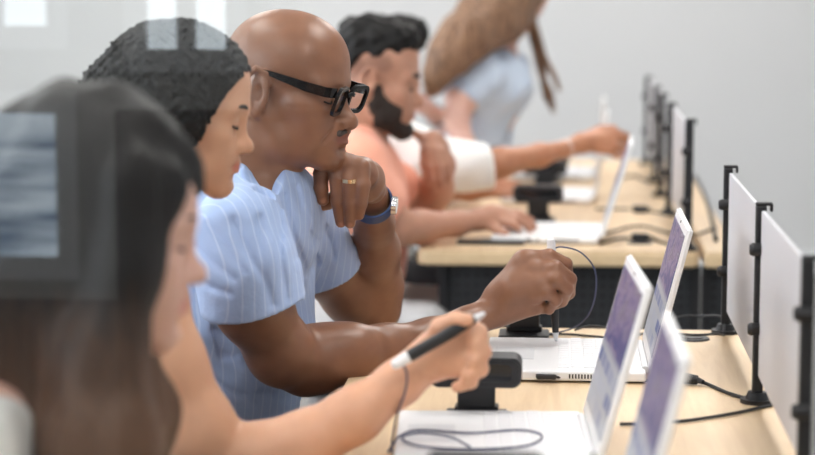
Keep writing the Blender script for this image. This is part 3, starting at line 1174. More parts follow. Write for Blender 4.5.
def cloth(name, c, stripe=None, axis=(1, 0.5, 0), freq=300, wr=25, amt=.1):
    m = mat(name, c, 0.85, spec=0.2, sheen=0.15)
    nt, N, L, b = nodes(m)
    tc = N.new('ShaderNodeTexCoord')
    nz = N.new('ShaderNodeTexNoise')
    nz.inputs['Scale'].default_value = wr
    nz.inputs['Detail'].default_value = 3
    L.new(tc.outputs['Object'], nz.inputs['Vector'])
    wv = N.new('ShaderNodeTexNoise')
    wv.inputs['Scale'].default_value = 600
    L.new(tc.outputs['Object'], wv.inputs['Vector'])
    ad = N.new('ShaderNodeMath'); ad.operation = 'MULTIPLY_ADD'
    ad.inputs[1].default_value = 0.12
    L.new(wv.outputs['Fac'], ad.inputs[0]); L.new(nz.outputs['Fac'], ad.inputs[2])
    bp = N.new('ShaderNodeBump')
    bp.inputs['Strength'].default_value = 0.5
    bp.inputs['Distance'].default_value = 0.008
    L.new(ad.outputs[0], bp.inputs['Height'])
    L.new(bp.outputs['Normal'], b.inputs['Normal'])
    if stripe:
        vm = N.new('ShaderNodeVectorMath'); vm.operation = 'DOT_PRODUCT'
        vm.inputs[1].default_value = axis
        L.new(tc.outputs['Object'], vm.inputs[0])
        wo = N.new('ShaderNodeMath'); wo.operation = 'MULTIPLY_ADD'
        wo.inputs[1].default_value = 0.006
        L.new(nz.outputs['Fac'], wo.inputs[0]); L.new(vm.outputs['Value'], wo.inputs[2])
        mu = N.new('ShaderNodeMath'); mu.operation = 'MULTIPLY'; mu.inputs[1].default_value = freq
        L.new(wo.outputs[0], mu.inputs[0])
        sn = N.new('ShaderNodeMath'); sn.operation = 'SINE'
        L.new(mu.outputs[0], sn.inputs[0])
        mr = N.new('ShaderNodeMapRange')
        mr.inputs['From Min'].default_value = 0.80; mr.inputs['From Max'].default_value = 1.0
        L.new(sn.outputs[0], mr.inputs['Value'])
        mx = N.new('ShaderNodeMix'); mx.data_type = 'RGBA'
        mx.inputs[6].default_value = (*c, 1); mx.inputs[7].default_value = (*stripe, 1)
        L.new(mr.outputs[0], mx.inputs[0])
        L.new(mx.outputs[2], b.inputs['Base Color'])
    return m


M['shirt_blue'] = cloth('light_blue_striped_cotton', (0.42, 0.55, 0.85), (0.55, 0.67, 0.92), (0.80, 0.6, 0.0), 420)
M['shirt_salmon'] = cloth('salmon_cotton', (0.90, 0.42, 0.30))
M['shirt_white'] = cloth('white_cotton', (0.86, 0.86, 0.84))
M['shirt_pale'] = cloth('pale_blue_cotton', (0.56, 0.66, 0.80))
M['top_navy'] = cloth('navy_cotton', (0.05, 0.06, 0.12))
M['gold'] = mat('gold', (0.85, 0.62, 0.35), 0.22, metal=1)
M['silver'] = mat('silver', (0.8, 0.8, 0.82), 0.2, metal=1)
M['frame_black'] = mat('black_acetate', (0.006, 0.006, 0.007), 0.22, spec=.4)
M['strap_blue'] = mat('navy_watch_strap', (0.02, 0.05, 0.16), 0.5)
M['strap_black'] = mat('black_watch_strap', (0.012, 0.012, 0.014), 0.5)
M['lens'] = None
m = bpy.data.materials.new('clear_lens')
m.use_nodes = True
nt = m.node_tree
for n_ in list(nt.nodes):
    nt.nodes.remove(n_)
o_ = nt.nodes.new('ShaderNodeOutputMaterial'); tr = nt.nodes.new('ShaderNodeBsdfTransparent'); gl = nt.nodes.new('ShaderNodeBsdfGlossy'); mx = nt.nodes.new('ShaderNodeMixShader')
gl.inputs['Roughness'].default_value = 0.02
tr.inputs['Color'].default_value = (0.93, 0.93, 0.94, 1)
mx.inputs[0].default_value = 0.09
nt.links.new(tr.outputs[0], mx.inputs[1]); nt.links.new(gl.outputs[0], mx.inputs[2]); nt.links.new(mx.outputs[0], o_.inputs['Surface'])
M['lens'] = m

fold = sines([(35, 5), (70, 4)])

# =============================================== the man with glasses
YM = 3.08
root = person_root('bald man with black glasses and light blue shirt, resting his chin on his hand', -0.50, YM)
H1 = Frame(W(284, 89, YM), rot(15, 7, 0), 0.985)
S = Shape()
head_shape(S, H1, mz=.010, sk=.010, lz=.009, es=1.12)
for s_ in (-1, 1):
    S.cap((.110, s_ * .024, -.040), (.092, s_ * .040, -.066), .0030, .0024, .007, True, H1)
S.ell((.050, -.052, -.012), (.022, .012, .014), k=.02, fr=H1)
S.cap(H1.p((-.02, 0, -.09)), W(264, 206, 3.06), .055, .052, .03)
nb = W(243, 215, YM + .01)
S.chain([(H1.p((-.030, 0, -.035)), .062), (H1.p((-.045, 0, -.10)), .060), (nb, .070)], k=.03)
S.ell(W(238, 290, 3.15), (.09, .12, .15), k=.05)
S.ell(W(226, 375, 3.16), (.08, .11, .13), k=.05)
S.ell(W(218, 420, 3.16), (.08, .10, .09), k=.05)
S.cap(W(250, 222, 3.05), W(236, 236, 2.94), .06, .055, k=.04)
S.cap(W(255, 215, 3.15), W(292, 218, 3.27), .06, .052, k=.04)
# near (right) arm
S.chain(px_chain([(238, 240, 2.93, .056), (253, 305, 2.91, .053), (281, 352, 2.96, .047), (306, 367, 3.0, .042)]), k=.03)
S.chain(px_chain([(306, 366, 3.0, .0415), (325, 360, 3.0, .044), (352, 355, 3.02, .0435), (385, 350, 3.06, .038), (430, 338, 3.11, .029), (468, 323, 3.15, .0235), (492, 312, 3.17, .0225)]), k=.02)
S.ell(W(302, 374, 2.99), (.022, .025, .022), k=.02)
S.ell(W(335, 340, 3.01), (.05, .03, .02), R=rot(0, 8, 0), k=.03)
# right hand round the pen
PEN = 3.20
S.chain(px_chain([(492, 312, 3.17, .0225), (508, 298, 3.18, .027), (522, 285, 3.185, .030)]), k=.02)
S.chain(px_chain([(500, 296, 3.18, .022), (524, 263, 3.19, .0165), (533, 262, 3.19, .015)]), k=.02)
S.chain(px_chain([(505, 308, 3.175, .022), (535, 305, 3.18, .017)]), k=.02)
S.chain(px_chain([(515, 290, 3.165, .022), (536, 285, 3.165, .020)]), k=.02)
fingers(S, [
    px_chain([(526, 261, 3.195, .0150), (549, 256, 3.185, .0118), (566, 264, 3.19, .0105), (568, 280, 3.215, .0095), (562, 292, 3.225, .008)]),
    px_chain([(531, 271, 3.18, .0145), (556, 268, 3.165, .0118), (570, 279, 3.17, .0108), (569, 293, 3.195, .0098), (560, 302, 3.21, .008)]),
    px_chain([(534, 283, 3.17, .0140), (556, 279, 3.155, .0115), (567, 289, 3.16, .0105), (562, 301, 3.18, .0095), (550, 307, 3.20, .008)]),
    px_chain([(530, 296, 3.165, .0130), (547, 292, 3.152, .0105), (556, 300, 3.157, .0095), (549, 309, 3.175, .0085), (539, 309, 3.19, .0075)]),
    px_chain([(508, 292, 3.20, .0160), (526, 280, 3.225, .0125), (545, 283, 3.232, .0105), (557, 296, 3.225, .0085)]),
], k=.0035, root_k=.010)
for x, y, Y in ((527, 257, 3.187), (534, 268, 3.172), (538, 283, 3.158), (536, 297, 3.155)):
    S.ell(W(x, y, Y), (.011, .009, .009), k=.008)
# far (left) arm: elbow on the desk, forearm up to the chin
S.chain(px_chain([(294, 222, 3.27, .054), (322, 262, 3.34, .050), (352, 295, 3.39, .047), (376, 308, 3.42, .041)]), k=.03)
S.chain(px_chain([(374, 308, 3.42, .041), (376, 285, 3.41, .045), (375, 250, 3.345, .040), (374, 222, 3.29, .031), (372, 200, 3.235, .0255), (371, 189, 3.215, .024)]), k=.02)
# left hand hanging from the wrist under the chin
S.chain(px_chain([(371, 189, 3.170, .024), (366, 178, 3.155, .026), (352, 172, 3.135, .027)]), k=.015)
S.chain(px_chain([(368, 182, 3.145, .020), (362, 172, 3.105, .021), (340, 168, 3.090, .020)]), k=.015)
S.chain(px_chain([(366, 190, 3.140, .018), (357, 180, 3.105, .019)]), k=.015)
fingers(S, [
    px_chain([(354, 172, 3.125, .0165), (329, 162, 3.105, .0138), (321, 174, 3.088, .0125), (321, 189, 3.086, .0112), (323, 200, 3.092, .0095)]),
    px_chain([(357, 170, 3.112, .0165), (340, 162, 3.088, .0140), (337, 178, 3.077, .0125), (338, 201, 3.080, .0112), (341, 222, 3.090, .0092)]),
    px_chain([(361, 172, 3.102, .0165), (350, 163, 3.078, .0138), (350, 180, 3.068, .0122), (350, 203, 3.072, .0110), (350, 223, 3.082, .0088)]),
    px_chain([(366, 176, 3.102, .0160), (361, 167, 3.076, .0135), (363, 185, 3.068, .0115), (361, 203, 3.070, .0102), (359, 215, 3.078, .0085)]),
    px_chain([(366, 188, 3.170, .0170), (346, 190, 3.150, .0135), (328, 202, 3.125, .0118), (308, 209, 3.110, .0098)]),
], k=.0035, root_k=.010)
lip1 = (.95, .72, .80)
nails = [(W(323, 201, 3.083), .0070, (1.7, 1.7, 1.8)), (W(305, 209, 3.103), .0075, (1.7, 1.7, 1.8)), (W(341, 225, 3.082), .0075, (1.7, 1.7, 1.8)), (W(350, 226, 3.074), .0075, (1.7, 1.7, 1.8))]
body1 = sdf_obj('body', S, .0029, M['skin_man'], root, tint=head_tints(H1, lip1, .010, .009) + nails)
head_children(H1, root, M['brow_grey'], M['hair_soft'])
# moustache
ms = Shape()
for s in (-1, 1):
    ms.chain([(H1.p((.1110, s * .002, -.0510)), .0052), (H1.p((.107, s * .016, -.0530)), .0050), (H1.p((.099, s * .0255, -.0585)), .0034)], k=.004)
ms.noise(sines([(1500, 6)]), .0004)
M['stubble'] = add_noise(mat('greying_stubble', (0.11, 0.085, 0.075), 0.9), 500, 0.6)
sdf_obj('moustache', ms, .0012, M['stubble'], root)

# shirt
T = Shape()
T.ell(W(242, 285, 3.145), (.110, .145, .165), R=rot(0, -18, 0), k=.05)
T.ell(W(280, 212, 3.10), (.040, .075, .050), k=.04)
T.ell(W(234, 345, 3.15), (.112, .142, .16), R=rot(0, -10, 0), k=.06)
T.ell(W(219, 405, 3.15), (.110, .142, .12), k=.06)
T.chain([(W(254, 213, 3.06), .068), (W(240, 240, 2.965), .072)], k=.06)
T.chain([(W(262, 205, 3.14), .075), (W(296, 222, 3.27), .070)], k=.06)
T.chain([(W(238, 236, 2.93), .074), (W(246, 275, 2.91), .073), (W(252, 306, 2.905), .077)], k=.03)
T.chain([(W(294, 224, 3.27), .066), (W(308, 245, 3.30), .063), (W(330, 276, 3.34), .066)], k=.03)
T.cap(W(255, 195, 3.08), W(262, 225, 3.10), .075, .09, k=.05)
T.noise(fold, .0048)
def local_cut(shape, p, n, r, depth=.12):
    """removes a disc-shaped slab: everything past p along n within radius r"""
    n = _n(n)
    z = n
    x = _n(np.cross(z, (0, 1, 0.1)))
    y = np.cross(z, x)
    R = np.stack([x, y, z], 1)
    shape.box(np.asarray(p) + z * depth / 2, (r, r, depth / 2), R=R, rad=.002, k=.003, sub=True)


# hems: everything past the hem plane goes, then the cuff is hollowed
local_cut(T, W(249, 305, 2.905), W(275, 345, 2.93) - W(243, 275, 2.905) + np.array((-.02, 0, 0)), .084, .11)
local_cut(T, W(322, 268, 3.335), W(352, 295, 3.39) - W(318, 262, 3.335) + np.array((-.02, 0, -.03)), .075, .14)
T.cap(W(250, 294, 2.905), W(264, 330, 2.92), .0590, .062, k=.004, sub=True)
T.cap(W(316, 258, 3.33), W(345, 290, 3.37), .053, .056, k=.004, sub=True)
# neck opening, an open V on the side of the viewer
T.cap(H1.p((-.02, 0, -.085)), W(256, 188, 3.08), .058, .060, k=.004, sub=True)
T.cap(W(266, 156, 3.00), W(267, 205, 2.985), .052, .005, k=.003, sub=True)
T.cap(W(266, 156, 2.95), W(267, 205, 2.935), .050, .005, k=.003, sub=True)
creases = []


def crease_fn(lines):
    L_ = []
    for pts, dep, wd in lines:
        for a_, b_ in zip(pts[:-1], pts[1:]):
            A_, B_ = W(*a_, 3.0), W(*b_, 3.0)
            L_.append((A_[[0, 2]], B_[[0, 2]], dep, wd))
    def fn(P):
        Q = P[:, [0, 2]]
        out = np.zeros(len(P))
        for A_, B_, dep, wd in L_:
            ba = B_ - A_
            h = np.clip((Q - A_) @ ba / (ba @ ba), 0, 1)
            q = Q - A_ - h[:, None] * ba
            d2 = (q * q).sum(1)
            out = np.maximum(out, dep * np.exp(-d2 / (wd * wd)))
        return out
    return fn


T.noise(crease_fn([
    ([(248, 210), (266, 240), (280, 262)], .006, .006),
    ([(284, 196), (293, 240), (300, 285)], .005, .004), ([(293, 188), (303, 225), (306, 250)], .005, .004),
    ([(272, 208), (279, 255), (287, 288)], .005, .005), ([(210, 236), (232, 250), (252, 262)], .004, .006),
    ([(203, 262), (228, 272), (248, 276)], .004, .006), ([(222, 214), (246, 236), (262, 256)], .004, .005),
    ([(318, 212), (328, 240), (334, 268)], .005, .005), ([(304, 236), (313, 260), (316, 280)], .004, .004),
    ([(214, 330), (240, 345), (266, 352)], .004, .006), ([(222, 354), (250, 372), (278, 382)], .004, .006),
    ([(210, 380), (236, 395), (266, 398)], .004, .006), ([(232, 322), (246, 360), (250, 405)], .004, .007)]), 1.0)
T.ops[-1] = ('nz', T.ops[-1][1], 1.0, False)
sdf_obj('shirt', T, .0036, M['shirt_blue'], root)
C = Shape()
C.chain([(W(236, 158, 3.04), .007), (W(247, 176, 3.01), .0085), (W(257, 191, 2.99), .0080), (W(266, 206, 2.99), .005)], k=.003)
C.chain([(W(243, 172, 3.00), .007), (W(249, 196, 2.98), .007), (W(265, 208, 2.98), .005)], k=.010)
C.chain([(W(267, 206, 2.99), .005), (W(280, 189, 3.02), .0070), (W(294, 178, 3.06), .0075), (W(302, 182, 3.10), .006)], k=.003)
sdf_obj('collar', C, .0025, M['shirt_blue'], root)
seated_legs(root, (-.56, 3.10, .56), .34, M['jeans'], M['shoeb'])
MAN1 = root
ch0.location = (-.60, 3.10, 0)
ch0['label'] = 'black office chair under the man with glasses'

# his glasses
g = thing('eyeglasses', 'thick black framed glasses worn by the bald man', 'glasses', H1.p((.10, 0, 0)))
HG = Frame(H1.p((-.010, 0, .019)), rot(15, 15.5, 0), 0.985)
HG.o = HG.o + (0, 0, .013) - HG.R @ (np.array((-.010, 0, .014)) * HG.s)
for s in (-1, 1):
    c = HG.p((.1150, s * .0365, -.002))
    Rl = HG.R @ rot(yaw=-s * -7, pitch=6)
    # plate normal along local x: put outline xy onto (y, z)
    B = np.stack([Rl[:, 1], Rl[:, 2], Rl[:, 0]], 1)
    Mx = Matrix.Translation(V3(c)) @ Matrix(B.tolist()).to_4x4()
    f = MB().ring(rrect(.057, .046, .014), rrect(.0465, .0345, .011), .0055, Mx).build('rim', M['frame_black'], g)
    MB().prism(rrect(.0467, .0347, .011), .0012, Mx).build('lens', M['lens'], f)
    tp = MB()
    pts = [(.1150, s * .0600, .0125), (.1090, s * .0665, .0115), (.100, s * .0690, .0105), (.070, s * .0745, .0105), (.035, s * .0775, .0125), (.008, s * .0795, .014), (-.010, s * .0835, .014), (-.024, s * .083, .004)]
    hs = [.0075, .0078, .0076, .0072, .0052, .0036, .0028, .0024]
    prev = None
    for p, h in zip(pts, hs):
        q, up, sd = HG.p(p), HG.R[:, 2] * h, HG.R[:, 1] * .0018
        ring = [tp.bm.verts.new(V3(q + a * up + b * sd)) for a, b in ((1, 1), (1, -1), (-1, -1), (-1, 1))]
        if prev:
            for i in range(4):
                tp.bm.faces.new((prev[i], prev[(i + 1) % 4], ring[(i + 1) % 4], ring[i]))
        else:
            tp.bm.faces.new(ring)
        prev = ring
    tp.bm.faces.new(prev[::-1])
    tp.build('temple', M['frame_black'], g)
MB().tube(spline([HG.p((.1160, -.013, .006)), HG.p((.1195, 0, .009)), HG.p((.1160, .013, .006))], 6), .0036, 8).build('bridge', M['frame_black'], g, smooth=True)


def band(a, b, r, w, th, n=40):
    """closed strap round the axis a->b at a"""
    a, ax = np.asarray(a, float), _n(np.asarray(b) - np.asarray(a))
    x = _n(np.cross(ax, (0.3, 1, 0.2)))
    y = np.cross(ax, x)
    B = np.stack([x, y, ax], 1)
    Mx = Matrix.Translation(V3(a)) @ Matrix(B.tolist()).to_4x4()
    o = [(math.cos(2 * math.pi * i / n) * (r + th), math.sin(2 * math.pi * i / n) * (r + th)) for i in range(n)]
    q = [(math.cos(2 * math.pi * i / n) * r, math.sin(2 * math.pi * i / n) * r) for i in range(n)]
    return MB().ring(o, q, w, Mx)


def watch(name, label, a, b, r, face_dir, strap, case, size=.018):
    a = np.asarray(a, float)
    t = thing(name, label, 'watch', a)
    band(a, b, r, .022, .0035).build('strap', strap, t, smooth=True)
    ax = _n(np.asarray(b) - a)
    fd = np.asarray(face_dir, float)
    fd = _n(fd - ax * (fd @ ax))
    c = a + fd * (r + .002)
    MB().cyl(c, c + fd * .008, size, size * .95, n=32).build('case', case, t, smooth=True)
    MB().cyl(c + fd * .0078, c + fd * .0088, size * .82, n=32).build('dial', M['glass_dark'] if case is not M['silver'] else M['white'], t, smooth=True)
    return t


watch('wristwatch', 'blue strapped watch on the raised wrist of the man with glasses', W(372.5, 203, 3.222), W(374, 224, 3.28), .0300, (.95, -.3, .1), M['strap_blue'], M['silver'], .015)
rg = band(W(350, 180, 3.068), W(350, 192, 3.070), .0124, .006, .0014).build('ring', M['gold'], None, smooth=True)
tag(rg, 'gold ring on the finger of the man with glasses', 'ring')


def stylus(label, tip, end, cord, tipdark=True):
    """tapered corded pen: dark nib at tip, black barrel, white end cap"""
    tip, end = np.asarray(tip), np.asarray(end)
    t = thing('stylus_pen', label, 'pen', tip)
    d = _n(end - tip)
    L_ = np.linalg.norm(end - tip)
    MB().cyl(tip, tip + d * .014, .0025, .0056, n=16).build('nib', M['white2'], t, smooth=True)
    MB().cyl(tip + d * .014, tip + d * L_ * .36, .0052, .0078, n=20).cyl(tip + d * L_ * .36, end - d * .024, .0078, .0080, n=20).build('barrel', M['black'], t, smooth=True)
    MB().cyl(end - d * .024, end - d * .003, .0078, .0066, n=20).cyl(end - d * .003, end, .0066, .004, n=20).build('end_cap', M['white'], t, smooth=True)
    MB().tube(spline(cord, 10), .0014, 6).build('cord', M['cable_blue'], t, smooth=True)
    return t


stylus('black corded pen with white end held upright by the man with glasses', Dk(556, 341, DZ + .019), W(551, 238, 3.215),
       [W(552, 249, 3.21), W(562, 247, 3.215), W(580, 252, 3.22), W(594, 268, 3.23), W(596, 290, 3.25), W(590, 312, 3.28), W(577, 326, 3.32), dk(560, 332, .006), dk(545, 334, .004)])

# =============================================== woman beside him, curly hair
root = person_root('young woman with short curly black hair beside the bald man, looking down', -0.72, 2.6)
H2 = Frame(W(184, 109, 2.68), rot(-2, 13, 0), 0.85)
S = Shape()
head_shape(S, H2, male=False, lips=1.15)
S.chain([(H2.p((-.030, 0, -.035)), .054), (H2.p((-.055, 0, -.10)), .050), (W(125, 262, 2.62), .058)], k=.03)
S.ell(W(102, 335, 2.62), (.09, .14, .17), k=.05)
S.ell(W(92, 430, 2.62), (.09, .13, .17), k=.05)
S.chain([(W(128, 262, 2.55), .055), (W(140, 300, 2.45), .052)], k=.04)
S.chain([(W(125, 262, 2.66), .055), (W(118, 295, 2.77), .048)], k=.04)
S.chain(px_chain([(145, 300, 2.45, .050), (165, 365, 2.43, .047), (198, 430, 2.43, .044), (226, 466, 2.44, .038)]), k=.03)
S.chain(px_chain([(226, 466, 2.44, .038), (262, 456, 2.44, .040), (305, 443, 2.44, .038), (355, 415, 2.45, .033), (400, 382, 2.47, .0265), (424, 362, 2.48, .024)]), k=.02)
# hand gripping the pen
S.chain(px_chain([(424, 362, 2.48, .024), (440, 354, 2.48, .029), (455, 352, 2.48, .029)]), k=.015)
fingers(S, [
    px_chain([(450, 338, 2.475, .015), (470, 326, 2.465, .011), (480, 332, 2.455, .0098), (476, 345, 2.44, .0085)]),
    px_chain([(456, 345, 2.465, .015), (477, 340, 2.452, .011), (484, 352, 2.445, .0098), (474, 362, 2.435, .0085)]),
    px_chain([(458, 358, 2.46, .014), (477, 357, 2.448, .0108), (481, 369, 2.442, .0098), (468, 376, 2.435, .0085)]),
    px_chain([(454, 368, 2.46, .013), (470, 371, 2.452, .0098), (471, 382, 2.445, .0088), (457, 387, 2.44, .0078)]),
    px_chain([(432, 345, 2.475, .015), (440, 327, 2.455, .0118), (456, 319, 2.44, .0098), (468, 320, 2.43, .0082)]),
], k=.0035, root_k=.010)
S.chain(px_chain([(118, 300, 2.77, .046), (145, 400, 2.80, .042), (180, 485, 2.82, .036), (235, 510, 2.78, .026), (262, 515, 2.76, .026)]), k=.02)
fingers(S, [px_chain([(262 + i, 512 + 4 * i, 2.78 - .02 * i, .012), (280 + i, 512 + 4 * i, 2.78 - .02 * i, .010), (292 + i, 520 + 4 * i, 2.78 - .02 * i, .009)]) for i in range(4)] + [px_chain([(252, 505, 2.72, .013), (268, 506, 2.70, .010), (280, 512, 2.70, .009)])], .0035, .01)
sdf_obj('body', S, .0042, M['skin_gold'], root, tint=head_tints(H2, (.95, .55, .60)))
head_children(H2, root, M['hair_soft'], M['hair_soft'], male=False, thick=1.5)
curl = sines([(120, 4), (520, 8), (900, 10)])
Hh = Shape()
Hh.ell((-.016, 0, .048), (.1165, .092, .092), k=.01, fr=H2)
Hh.ell((-.080, 0, .010), (.060, .070, .075), k=.03, fr=H2)
for s_ in (-1, 1):
    Hh.ell((-.012, s_ * .058, .012), (.055, .030, .058), k=.02, fr=H2)
    Hh.ell((-.004, s_ * .074, -.008), (.052, .026, .062), k=.02, fr=H2)
Hh.ell((-.12, 0, .00), (.05, .05, .055), k=.02, fr=H2)
Hh.noise(curl, .0036)
Hh.ell((.116, 0, .006), (.070, .100, .080), k=.008, sub=True, fr=H2)
sdf_obj('hair', Hh, .0026, M['hair_black'], root)
T = Shape()
T.ell(W(100, 335, 2.62), (.105, .16, .17), k=.05)
T.ell(W(92, 430, 2.62), (.105, .15, .18), k=.05)
T.plane(W(128, 282, 2.62), (.2, 0, 1), k=.02)
T.noise(fold, .003)
sdf_obj('top', T, .008, M['top_navy'], root)
seated_legs(root, (-.66, 2.62, .56), .32, M['jeans'], M['shoeb'])
copy_tree(ch0, (-.70, 2.62, 0), 'black office chair hidden under the young woman with curly hair')
stylus('black corded pen with white ends held slanted by the woman with curly hair', W(485, 313, 2.44), W(392, 366, 2.42),
       [W(402, 362, 2.42), W(407, 375, 2.42), W(405, 392, 2.43), W(397, 415, 2.45), dk(392, 440, .012), dk(392, 452, .004)])
cable([dk(388, 452, .004), dk(400, 436, .02), dk(420, 430, .021), dk(470, 433, .021), dk(520, 430, .021), dk(542, 436, .021), dk(525, 446, .021), dk(470, 449, .021), dk(420, 446, .021), dk(402, 438, .021), dk(420, 433, .024), dk(450, 437, .023), dk(470, 447, .022)],
      .0014, 'thin dark pen lead looped on the keyboard of the middle laptop', M['cable_blue'])

# =============================================== nearest woman, long dark hair
root = person_root('nearest woman, blurred, with long straight dark hair with brown ends', -0.62, 1.93)
H3 = Frame(W(100, 225, 1.93), rot(-8, 10, 0), 0.92)
S = Shape()
head_shape(S, H3, male=False, lips=1.15)
S.chain([(H3.p((-.030, 0, -.035)), .054), (H3.p((-.050, 0, -.11)), .050), (H3.p((-.09, 0, -.20)), .060)], k=.03)
ch = H3.p((-.10, 0, -.36))
S.ell(ch, (.10, .15, .19), k=.05)
S.ell(ch + (-.01, 0, -.24), (.11, .15, .17), k=.05)
for s in (-1, 1):
    sh = H3.p((-.09, 0, -.22)) + (0, s * .15, 0)
    el = sh + (.08, s * .03, -.27)
    S.chain([(H3.p((-.09, 0, -.21)), .055), (sh, .050), (el, .038)], k=.04)
    wr = el + (.20, -s * .02, .04)
    S.chain([(el, .038), (el + (wr - el) * .3, .037), (wr, .022)], k=.02)
    S.chain([(wr, .022), (wr + (.05, 0, 0), .027), (wr + (.07, 0, .0), .026)], k=.015)
    for i in range(4):
        p = wr + (.075, (i - 1.5) * .019, 0.004)
        fingers(S, [[(p, .011), (p + (.03, 0, .006), .0092), (p + (.055, 0, -.012), .0080), (p + (.062, 0, -.03), .0072)]], .0035, .01)
    fingers(S, [[(wr + (.03, s * .0, 0) + (0, -s * .018, 0), .014), (wr + (.055, -s * .045, -.005), .011), (wr + (.085, -s * .05, -.015), .009)]], .0035, .01)
sdf_obj('body', S, .005, M['skin_pink'], root, tint=head_tints(H3, (.95, .6, .65)))
head_children(H3, root, M['hair_soft'], M['hair_soft'], male=False)

def long_hair(name):
    m = mat(name, (0.010, 0.008, 0.008), 0.5, spec=0.3)
    nt, N, L, b = nodes(m)
    tc = N.new('ShaderNodeTexCoord')
    mp = N.new('ShaderNodeMapping'); mp.inputs['Scale'].default_value = (1, 1, .04)
    nz = N.new('ShaderNodeTexNoise'); nz.inputs['Scale'].default_value = 160; nz.inputs['Detail'].default_value = 3
    L.new(tc.outputs['Object'], mp.inputs['Vector']); L.new(mp.outputs['Vector'], nz.inputs['Vector'])
    bp = N.new('ShaderNodeBump'); bp.inputs['Strength'].default_value = .8; bp.inputs['Distance'].default_value = .004
    L.new(nz.outputs['Fac'], bp.inputs['Height']); L.new(bp.outputs['Normal'], b.inputs['Normal'])
    return m, nt, N, L, b, tc, nz
m, nt, N, L, b, tc, nz = long_hair('dark_hair_with_brown_ends')
sp = N.new('ShaderNodeSeparateXYZ'); L.new(tc.outputs['Object'], sp.inputs[0])
mr = N.new('ShaderNodeMapRange'); mr.inputs['From Min'].default_value = 1.05; mr.inputs['From Max'].default_value = 0.93
ad = N.new('ShaderNodeMath'); ad.operation = 'MULTIPLY_ADD'; ad.inputs[1].default_value = .12; ad.inputs[2].default_value = -.06
L.new(nz.outputs['Fac'], ad.inputs[0])
a2 = N.new('ShaderNodeMath'); a2.operation = 'ADD'; L.new(ad.outputs[0], a2.inputs[0]); L.new(sp.outputs['Z'], a2.inputs[1])
L.new(a2.outputs[0], mr.inputs['Value'])
mx = N.new('ShaderNodeMix'); mx.data_type = 'RGBA'
mx.inputs[6].default_value = (0.010, 0.008, 0.008, 1); mx.inputs[7].default_value = (0.12, 0.062, 0.036, 1)
L.new(mr.outputs[0], mx.inputs[0]); L.new(mx.outputs[2], b.inputs['Base Color'])
M['hair_ombre'] = m
strand = sines([(90, 3), (200, 4)])
Hh = Shape()
Hh.ell((-.020, 0, .050), (.118, .092, .103), k=.01, fr=H3)
Hh.ell((-.050, 0, -.03), (.090, .088, .11), k=.04, fr=H3)
for s in (-1, 1):
    Hh.chain([(H3.p((.030, s * .058, .045)), .036), (H3.p((.038, s * .072, -.03)), .030), (H3.p((.028, s * .085, -.12)), .038), (H3.p((.045, s * .10, -.22)) , .056), (H3.p((.05, s * .11, -.40)), .062)], k=.03)
Hh.chain([(H3.p((-.08, 0, -.05)), .085), (H3.p((-.11, 0, -.20)), .085), (H3.p((-.16, 0, -.36)), .075), (H3.p((-.20, 0, -.48)), .05)], k=.04)
Hh.ell((.108, 0, -.040), (.072, .064, .090), k=.015, sub=True, fr=H3)
Hh.noise(lambda P: strand(P * np.array((1, 1, .08))), .004)
sdf_obj('hair', Hh, .0055, M['hair_ombre'], root)
T = Shape()
T.ell(ch, (.115, .17, .20), k=.05)
T.ell(ch + (-.01, 0, -.24), (.125, .17, .18), k=.05)
for s in (-1, 1):
    sh = H3.p((-.09, 0, -.22)) + (0, s * .15, 0)
    T.chain([(H3.p((-.09, 0, -.23)), .060), (sh, .060), (sh + (.04, s * .015, -.13), .058)], k=.04)
T.plane(H3.p((-.09, 0, -.17)), (0.1, 0, 1), k=.02)
sdf_obj('shirt', T, .008, M['shirt_white'], root)
seated_legs(root, (ch[0] - .02, ch[1], .56), .32, M['jeans'], M['shoeb'])
copy_tree(ch0, (ch[0] - .06, ch[1], 0), 'black office chair hidden under the nearest woman')

# =============================================== bearded man in salmon
root = person_root('bearded man with short black hair in a salmon shirt at the farther desk', -0.60, 4.62)
YS = 4.60
H4 = Frame(W(375, 80, YS), rot(-2, 9, 0), .97)
S = Shape()
head_shape(S, H4)
S.chain([(H4.p((-.030, 0, -.035)), .062), (H4.p((-.05, 0, -.11)), .060), (W(350, 155, YS), .070)], k=.03)
S.ell(W(352, 205, YS + .02), (.11, .16, .19), k=.05)
S.ell(W(350, 280, YS + .02), (.11, .15, .18), k=.05)
S.chain([(W(352, 158, YS), .06), (W(356, 172, YS - .15), .055)], k=.04)
S.chain([(W(352, 158, YS), .06), (W(362, 168, YS + .17), .055)], k=.04)
S.chain(px_chain([(356, 172, 4.45, .055), (372, 202, 4.44, .050), (398, 228, 4.46, .041)]), k=.03)
S.chain(px_chain([(398, 228, 4.46, .041), (420, 227, 4.50, .038), (455, 224, 4.56, .028), (478, 220, 4.60, .023)]), k=.02)
S.chain(px_chain([(478, 220, 4.60, .023), (492, 217, 4.62, .026), (502, 217, 4.63, .024)]), k=.015)
fingers(S, [
    px_chain([(503, 214, 4.655, .012), (516, 213, 4.67, .0098), (526, 219, 4.675, .0088), (529, 226, 4.675, .0078)]),
    px_chain([(505, 216, 4.635, .012), (519, 214, 4.645, .0098), (530, 220, 4.65, .0088), (534, 227, 4.65, .0078)]),
    px_chain([(504, 219, 4.615, .012), (517, 219, 4.62, .0098), (527, 225, 4.625, .0088), (530, 231, 4.625, .0078)]),
    px_chain([(502, 222, 4.60, .011), (512, 224, 4.60, .009), (519, 229, 4.60, .008)]),
    px_chain([(488, 224, 4.60, .013), (497, 230, 4.58, .010), (507, 233, 4.575, .0085)]),
], k=.0035, root_k=.01)
